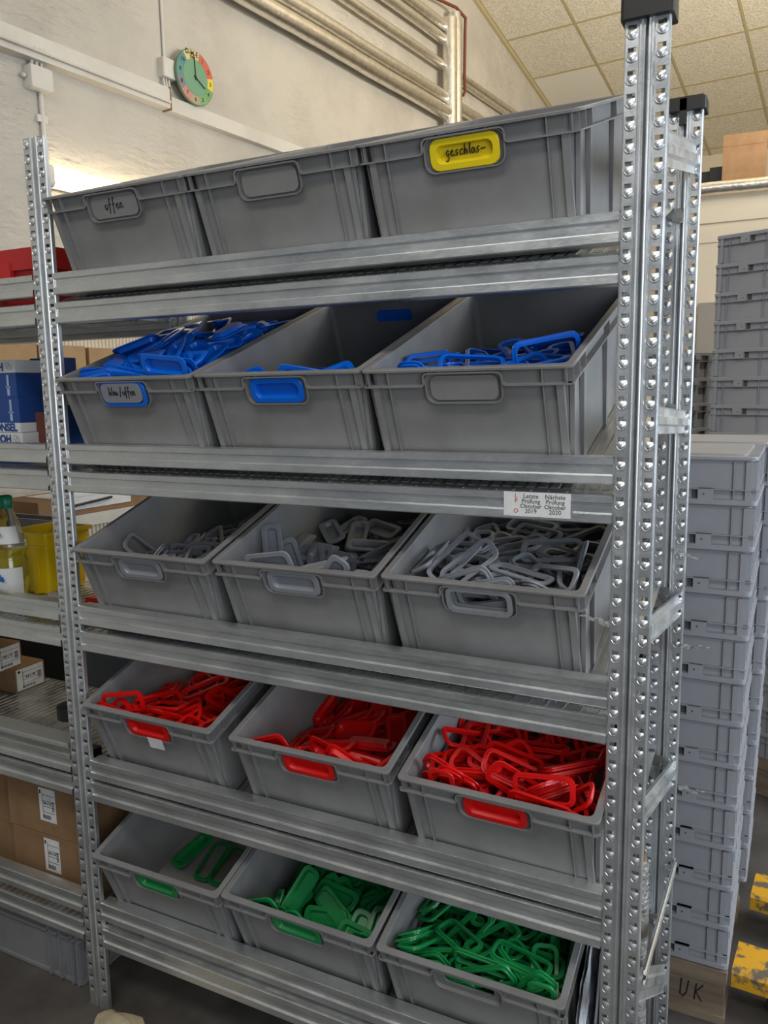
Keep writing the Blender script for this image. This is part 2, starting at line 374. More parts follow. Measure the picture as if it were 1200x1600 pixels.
pm = post_mesh(2.123, 2.1118); pm2 = post_mesh(2.107, 2.0876)
def place(me, name, parent, loc, rot=(0, 0, 0)):
    o = bpy.data.objects.new(name, me); COL.objects.link(o); o.parent = parent; o.location = loc; o.rotation_euler = rot; return o
place(pm, 'post', rack, (0, 0, 0))
pr_post = place(pm2, 'post', rack, (W, 0, 0))
place(pm, 'post', rack, (0, .442, -.02)); place(pm2, 'post', rack, (W, .442, -.004))
pl = place(pm, 'post', rack, (-W, 0, 0)); place(pm, 'post', rack, (-W, .442, -.02))
for (x, y) in ((W, 0), (W, .442)):
    b = MB(); zt = 2.108-.002
    lp = [rrect(x, y+.018, PWD+.010, .050, .005), ]
    b.loft([[(p[0], p[1], z) for p in rrect(x, y+.016, PWD+d, .046+d, .006)] for z, d in ((zt-.004 if y == 0 else zt-.014, .010), (zt+.045 if y == 0 else zt+.008, .010), (zt+.048 if y == 0 else zt+.012, .004))], True, True)
    if y: b.box(x-.010, x+.003, y-.012, y-.004, zt-.040, zt+.008)
    b.build('post_cap', M['black'], rack, 30)

def beam_prof(z1, z0, s=1):
    h = z1-z0
    return [(.030, z1-.006), (.030, z1), (-.0005, z1), (-.003, z1-.0015), (-.003, z1-.27*h), (.0015, z1-.31*h), (.0015, z1-.63*h), (-.0035, z1-.685*h), (-.0045, z0+.002), (-.003, z0), (.030, z0), (.030, z0+.006)]
def beam(x0, x1, y, z1, z0, name='beam', tilt=0):
    b = MB(); pr = beam_prof(z1, z0); b.extr(pr, x0, x1)
    # end hooks
    for xe, s in ((x0, 1), (x1, -1)):
        b.box(xe-.001, xe+.001, .0, .030, z0+.002, z1-.002)
    o = b.build(name, M['galv'], rack, 35); o.location = (0, y, 0); return o
hw = PWD/2
for row in 'ABCDE':
    for bay in (0, -1):
        x0, x1 = bay*W+hw+.0005, bay*W+W-hw-.0005
        beam(x0, x1, .001, *ZST[row], name='stop_beam')
        beam(x0, x1, .001, *ZSH[row], name='shelf_beam')
        if bay == 0:
            zr = plane_z(row)+.45*TT-.006; beam(x0, x1, .446, zr, zr-.05, 'rear_beam')
        else:
            beam(x0, x1, .446, ZSH[row][0]+(.0 if row != 'A' else .0), ZSH[row][1], 'rear_beam')
        # corrugated panel
        b = MB(); n = 78; pr = []
        Lx = x1-x0; z = 0
        npan = 4; 
        for k in range(npan):
            xa = x0+.002+k*Lx/npan; xb = x0-.002+(k+1)*Lx/npan; pts = []
            m = 14
            for i in range(m):
                u0 = xa+(xb-xa)*i/m; du = (xb-xa)/m
                pts += [(u0, 0), (u0+du*.62, 0), (u0+du*.70, -.004), (u0+du*.92, -.004)]
            pts.append((xb, 0)); pts = [(xa, -.014)]+pts+[(xb, -.014)]
            if bay == 0: ya, yb = .034, .52; za, zb = plane_z(row)+ya*TT, plane_z(row)+yb*TT
            else: ya, yb = .004, .475; za = zb = ZSH[row][0]+.001
            b.loft([[(px, ya, za+pz) for px, pz in pts], [(px, yb, zb+pz) for px, pz in pts]], closed=False)
            b.add([(px, ya, za+pz) for px, pz in pts]+[(xb, ya, za-.014), (xa, ya, za-.014)][:0], [tuple(range(len(pts)))])
        b.build('shelf_panel', M['galv_panel'], rack)
        if bay == 0:   # slotted apron seen between the two front beams
            b = MB(); z1 = ZSH[row][0]; zp = plane_z(row)+.034*TT
            b.add([(x0, .0335, zp-.001), (x1, .0335, zp-.001), (x1, .006, z1+.0005), (x0, .006, z1+.0005)], [(0, 1, 2, 3)])
            nn = 40
            for i in range(nn):
                xx = x0+(i+.5)*(x1-x0)/nn; b.box(xx-.0012, xx+.0012, .007, .033, z1+.0006, z1+.002, T=Matrix.Identity(4))
            b.build('shelf_lip', M['galv_panel'], rack)

# side braces of the right-hand frame, tilted shelf side rails
def strut(p, q, wd, name, flat=.010, mtl='galv'):
    p, q = Vector(p), Vector(q); d = (q-p); L = d.length; d.normalize()
    xax = Vector((1, 0, 0)); zax = xax.cross(d).normalized(); b = MB()
    pr = [(flat*.2, -wd/2), (-flat*.3, -wd/2+.002), (-flat*.3, -wd*.22), (flat*.45, -wd*.14), (flat*.45, wd*.14), (-flat*.3, wd*.22), (-flat*.3, wd/2-.002), (flat*.2, wd/2)]
    loops = []
    for t in (0, L): loops.append([p+d*t+xax*a+zax*c for a, c in pr])
    b.loft(loops, closed=False); loops2 = [[v+xax*.0015 for v in l] for l in loops]; b.loft(loops2, closed=False)
    return b.build(name, M[mtl], rack)
for xs in (W+.024, -W-.01):
    strut((xs, .034, 1.925), (xs, .445, 2.000), .055, 'brace')
    strut((xs, .034, 1.510), (xs, .445, 1.488), .045, 'brace')
    strut((xs, .034, 1.160), (xs, .445, 1.104), .050, 'brace')
    strut((xs, .034, .835), (xs, .445, .726), .050, 'brace')
    strut((xs+.012, .034, .520), (xs+.012, .445, .507), .030, 'brace', .006)
    strut((xs, .034, .500), (xs, .445, .222), .060, 'brace', .004)
for row in 'ABCDE':
    zp = plane_z(row)
    for x in (hw+.006, W-hw-.006):
        b = MB()
        b.add([(x, .034, zp+.034*TT-.03), (x, .44, zp+.44*TT-.04), (x, .44, zp+.44*TT-.002), (x, .034, zp+.034*TT-.002)], [(0, 1, 2, 3)])
        s = 1 if x > .5 else -1
        b.add([(x, .034, zp+.034*TT-.002), (x, .44, zp+.44*TT-.002), (x+s*.024, .44, zp+.44*TT-.002), (x+s*.024, .034, zp+.034*TT-.002)], [(0, 1, 2, 3)])
        b.build('side_rail', M['galv'], rack)
    b = MB(); x = W-.02
    b.box(x+.002, x+.024, .436, .440, zp+.44*TT-.032, zp+.44*TT-.006)
    for dx, dz in ((.0, -.02), (.018, -.03)): b.tube([(x+dx, .436, zp+.44*TT+dz), (x+dx, .428, zp+.44*TT+dz)], .006, 6)
    b.build('corner_bracket', M['galv_panel'], rack)

# inspection sticker on the shelf beam of the second row
zc = sum(ZSH['B'])/2+.002
b = MB(); b.box(-.058, .058, -.0012, -.0006, -.0205, .0215)
st = b.build('inspection_sticker', M['white'], rack); st.location = (1.142, -.0034, zc); st['label'] = 'paper inspection sticker with two printed dates'
text('Letzte\nPrüfung\nOktober\n2019', .0105, M['ink'], st, (-.010, -.0014, .0015), 'printing', spacing=.82)
text('Nächste\nPrüfung\nOktober\n2020', .0105, M['ink'], st, (.032, -.0014, .0015), 'printing', spacing=.82)
text('L\nP\n\nO', .0105, mat('red_print', (.5, .04, .03), .6), st, (-.036, -.0014, .0015), 'printing', spacing=.82)

# ================================================================== HANDLE INSERTS
SCL = .9625
def closed_mesh(col, name):
    b = MB(); W_, H_, r_ = .122, .050, .015
    def L(w, h, r, z): return [(x, y, z) for x, y in rrect(0, 0, w, h, r, 3)]
    b.loft([L(.092, .022, .007, -.011), L(.098, .028, .010, -.001), L(.100, .030, .011, 0), L(W_-.002, H_-.002, r_, 0), L(W_, H_, r_, -.001), L(W_, H_, r_, -.0035), L(W_-.003, H_-.003, r_-.001, -.004), L(.104, .034, .012, -.004), L(.096, .026, .009, -.0135)], True, True)
    return b.mesh(name, col, 32)
def ring_mesh(col, name):
    b = MB()
    def L(w, h, r, z): return [(x, y, z) for x, y in rrect(0, 0, w, h, r, 3)]
    loops = [L(.108, .038, .010, .0035), L(.124, .054, .016, .0035), L(.126, .056, .017, .0025), L(.126, .056, .017, -.0005), L(.116, .046, .013, -.0010), L(.116, .046, .013, -.0050), L(.108, .038, .010, -.0050)]
    b.loft(loops+[loops[0]]); return b.mesh(name, col, 32)
INS = {}
for c in ('blue', 'red', 'green', 'yellow', 'grey_insert'):
    INS[c, 'closed'] = closed_mesh(M[c], 'handle_insert'); INS[c, 'ring'] = ring_mesh(M[c], 'handle_ring')

# ================================================================== EURO BINS
def bin_mesh(w, d, h, hole, mtl, name='shell'):
    """open container: x 0..w, y 0..d, z 0..h"""
    b = MB(); cx, cy = w/2, d/2
    def L(ins, z, r): return [(x, y, z) for x, y in rrect(cx, cy, w-2*ins, d-2*ins, r, 3)]
    b.loft([L(.020, 0, .014), L(.0125, h-.034, .014), L(.0115, h-.005, .014), L(.0, h-.005, .010), L(.0, h-.001, .010), L(.001, h, .010), L(.013, h, .012), L(.014, h-.002, .012), L(.017, h-.034, .012), L(.024, .004, .012)], True, True)
    me = b.mesh(name, mtl)
    if hole:      # handle openings through both end walls
        c = MB(); c.loft([[(x, y, z) for x, z in rrect(cx, h-.0375, .104, .030, .010, 3)] for y in (-.03, .05)], True, True)
        cm = c.mesh('cut', mtl)
        o = bpy.data.objects.new('tmp', me); co_ = bpy.data.objects.new('cut', cm); COL.objects.link(o); COL.objects.link(co_)
        md = o.modifiers.new('b', 'BOOLEAN'); md.operation = 'DIFFERENCE'; md.object = co_; md.solver = 'EXACT'
        bpy.context.view_layer.update()
        m2 = bpy.data.meshes.new_from_object(o.evaluated_get(bpy.context.evaluated_depsgraph_get()))
        bpy.data.objects.remove(o); bpy.data.objects.remove(co_); bpy.data.meshes.remove(me); me = m2; me.name = name
    # ridge line, ribs, handle frame
    b = MB(); zr = h-.032; t = .0026
    hx0, hx1, hz0 = cx-.072, cx+.072, h-.066
    def ribbon(pts, y0, y1):                  # strip in the xz plane standing out from a wall facing -y
        for i in range(len(pts)-1):
            (xa, za), (xb, zb) = pts[i], pts[i+1]; dx, dz = xb-xa, zb-za; l = math.hypot(dx, dz); nx, nz = -dz/l*t/2, dx/l*t/2
            vs = [(xa+nx, y0, za+nz), (xb+nx, y0, zb+nz), (xb-nx, y0, zb-nz), (xa-nx, y0, za-nz)]
            vs += [(x, y1, z) for x, _, z in vs]
            b.add(vs, [(0, 1, 2, 3), (4, 5, 6, 7), (0, 1, 5, 4), (2, 3, 7, 6), (1, 2, 6, 5), (0, 3, 7, 4)])
    def arc(cx_, cz_, r, a0, a1, n=4): return [(cx_+r*math.cos(R(a0+(a1-a0)*k/n)), cz_+r*math.sin(R(a0+(a1-a0)*k/n))) for k in range(n+1)]
    zt = h-.0085
    for yo, yi in ((.0005, .013), (d-.0005, d-.013)):
        ribbon([(.004, zr)]+arc(hx0-.006, zr+.006, .006, -90, 0)[0:]+arc(hx0+.010, zt-.010, .010, 180, 90)+arc(hx1-.010, zt-.010, .010, 90, 0)+arc(hx1+.006, zr+.006, .006, 180, 270)+[(w-.004, zr)], yo, yi)
    # frame round the handle
    fr = rrect(cx, h-.037, .140, .054, .016, 4)
    for yo, yi in ((.0045, .0135), (d-.0045, d-.0135)):
        for i in range(len(fr)):
            ribbon([fr[i], fr[(i+1) % len(fr)]], yo, yi)
    # long side ridges
    for x0, x1 in ((.0005, .013), (w-.013, w-.0005)):
        b.box(x0, x1, .004, d-.004, zr-t/2, zr+t/2)
    # short ribs between rim and ridge
    for x in (.012, .052, cx-.04, cx+.04, w-.052, w-.012):
        b.box(x-.001, x+.001, .002, .013, zr if abs(x-cx) > .08 else zt, h-.004); b.box(x-.001, x+.001, d-.013, d-.002, zr, h-.004)
    for y in (.012, .055, .10, .30, d-.10, d-.055, d-.012):
        for x0, x1 in ((.002, .013), (w-.013, w-.002)): b.box(x0, x1, y-.001, y+.001, zr, h-.004)
    # tall ribs down the walls (tapering with the wall)
    def tall(x, y, nx, ny, wd, dep):
        tx, ty = -ny, nx; vs = []
        for z, k in ((.002, .022), (zr, .0115)):
            bx, by = x, y
            ix, iy = (-nx*k, -ny*k)
            for s in (-1, 1):
                for q in (0, dep):
                    vs.append((bx+ix+tx*s*wd/2+nx*q, by+iy+ty*s*wd/2+ny*q, z))
        b.add(vs, [(0, 1, 5, 4), (2, 3, 7, 6), (1, 3, 7, 5), (0, 2, 6, 4), (0, 1, 3, 2), (4, 5, 7, 6)])
    for xx, wd in ((.052, .0022), (w-.052, .0022), (.024, .012), (w-.024, .012)):
        tall(xx, 0, 0, -1, wd, .008); tall(xx, d, 0, 1, wd, .008)
    for yy, wd in ((.026, .012), (.10, .020), (d/2, .014), (d-.10, .020), (d-.026, .012)):
        tall(0, yy, -1, 0, wd, .008); tall(w, yy, 1, 0, wd, .008)
    # drain slots and pin hole on the rim: dark recess pieces
    for y in (.085, d-.085):
        for x in (.0065, w-.0065): b.box(x-.0035, x+.0035, y-.016, y+.016, h-.0015, h+.0002, 1)
    b.tube([(cx, .0065, h-.001), (cx, .0065, h+.0003)], .0025, 8, 1)
    m3 = b.mesh('x', [mtl, M['black']])
    bm = bmesh.new(); bm.from_mesh(me); bm.from_mesh(m3); bm.to_mesh(me); bm.free()
    me.materials.clear(); me.materials.append(mtl); me.materials.append(M['black'])
    bpy.data.meshes.remove(m3)
    return me
bin_closed = bin_mesh(BW, BD, BH, False, M['grey_dark']); bin_open = bin_mesh(BW, BD, BH, True, M['grey_dark'])

def plate(w, h, r, m, parent, loc, name='handle_plate', t=.002):
    b = MB(); b.loft([[(x, y, z) for x, z in rrect(0, 0, w, h, r, 4)] for y in (0, -t)], True, True)
    o = b.build(name, m, parent); o.location = loc; return o
def bin_rot(yaw):
    return Matrix.Rotation(TILT, 3, 'X') @ Matrix.Rotation(R(yaw), 3, 'Z')
def put_insert(parent, col, kind, dz=0, label=None, dy=0):
    o = bpy.data.objects.new('handle_insert', INS[col, kind]); COL.objects.link(o); o.parent = parent
    o.location = (BW/2, .0055+dy, BH-.037+dz); o.rotation_euler = (R(90), 0, 0)
    if label: o['label'] = label
    return o
BINOBJ = {}
SPEC = {
 'A1': ('flat', 'grey', 'leftmost grey bin on the top shelf with handwriting on its grey handle'),
 'A2': ('flat', 'grey', 'grey plastic bin with blank grey handle, in the middle of the top shelf'),
 'A3': ('closed', 'yellow', 'grey plastic bin with bright yellow handle insert, right end of the top shelf'),
 'B1': ('bluegrey', 'blue', 'grey bin heaped above its rim with blue inserts, handwritten grey and blue handle'),
 'B2': ('closed', 'blue', 'grey bin with solid blue handle, half empty, in the middle of the blue row'),
 'B3': ('flat', 'grey', 'grey bin of blue rings with a blank grey handle, right end of the blue row'),
 'C1': ('closed', 'grey_insert', 'grey bin with dark grey rings beside the left post, third shelf down'),
 'C2': ('closed', 'grey_insert', 'grey bin of solid grey inserts, in the middle of the grey row'),
 'C3': ('ring', 'grey_insert', 'grey bin full of grey rings with see-through handle, right end of the third shelf'),
 'D1': ('closed', 'red', 'grey bin of red rings with white slip under its red handle'),
 'D2': ('closed', 'red', 'grey bin of solid red inserts in the middle of the red row'),
 'D3': ('closed', 'red', 'grey bin filled with open red rings, right end of the red row'),
 'E1': ('closed', 'green', 'nearly empty grey bin with only a few green pieces, bottom shelf left'),
 'E2': ('closed', 'green', 'grey bin of solid green inserts in the middle of the bottom shelf'),
 'E3': ('hole', 'green', 'grey bin of green rings with an open handle slot, right end of the bottom shelf'),
}
for row in 'ABCDE':
    zr, lst = BINS[row]
    for i, (x, y, yaw) in enumerate(lst):
        key = row+str(i+1); kind, col, lab = SPEC[key]
        rot = bin_rot(yaw)
        ey = Vector((0, math.cos(TILT), math.sin(TILT))); ez = Vector((0, -math.sin(TILT), math.cos(TILT)))
        ybot = y+BH*math.sin(TILT); org = Vector((x, ybot, plane_z(row)+ybot*TT+.0016))
        e = empty('storage_bin', org, rot, lab, 'storage bin', 'grey bins on the steel shelves'); BINOBJ[key] = e
        me = bin_open if kind in ('hole', 'ring', 'closed') else bin_closed
        o = bpy.data.objects.new('shell', me); COL.objects.link(o); o.parent = e
        if kind in ('closed', 'ring'): put_insert(e, col, kind, label=None if col.startswith('grey') else col+' handle insert')
        elif kind == 'flat':
            plate(.124, .044, .014, M['grey_dark'], e, (BW/2, .0135, BH-.037), t=.006)
        elif kind == 'bluegrey':
            put_insert(e, 'blue', 'ring', label='blue handle surround')
            plate(.112, .042, .014, M['grey_insert'], e, (BW/2-.003, .006, BH-.034), t=.006)
o = bpy.data.objects.new('handle_insert', INS['blue', 'closed']); COL.objects.link(o); o.parent = BINOBJ['B2']
o.location = (BW/2, BD-.0055, BH-.037); o.rotation_euler = (R(90), 0, R(180)); o['label'] = 'blue handle insert'
handwriting('offen', .012, M['ink'], BINOBJ['A1'], (BW/2, .0073, BH-.043), step=1.0, w=.0012)
handwriting('geschlos-', .010, M['ink'], BINOBJ['A3'], (BW/2, .0120, BH-.041), step=.95, w=.0012)
handwriting('blau / offen', .010, M['ink'], BINOBJ['B1'], (BW/2, -.0006, BH-.038), step=.85, w=.0010)
b = MB(); b.box(-.022, .022, -.0006, 0, -.030, .0)
o = b.build('paper_slip', M['white'], BINOBJ['D1']); o.location = (BW/2+.015, .0035, BH-.058); o['label'] = 'white paper slip hanging below the handle'

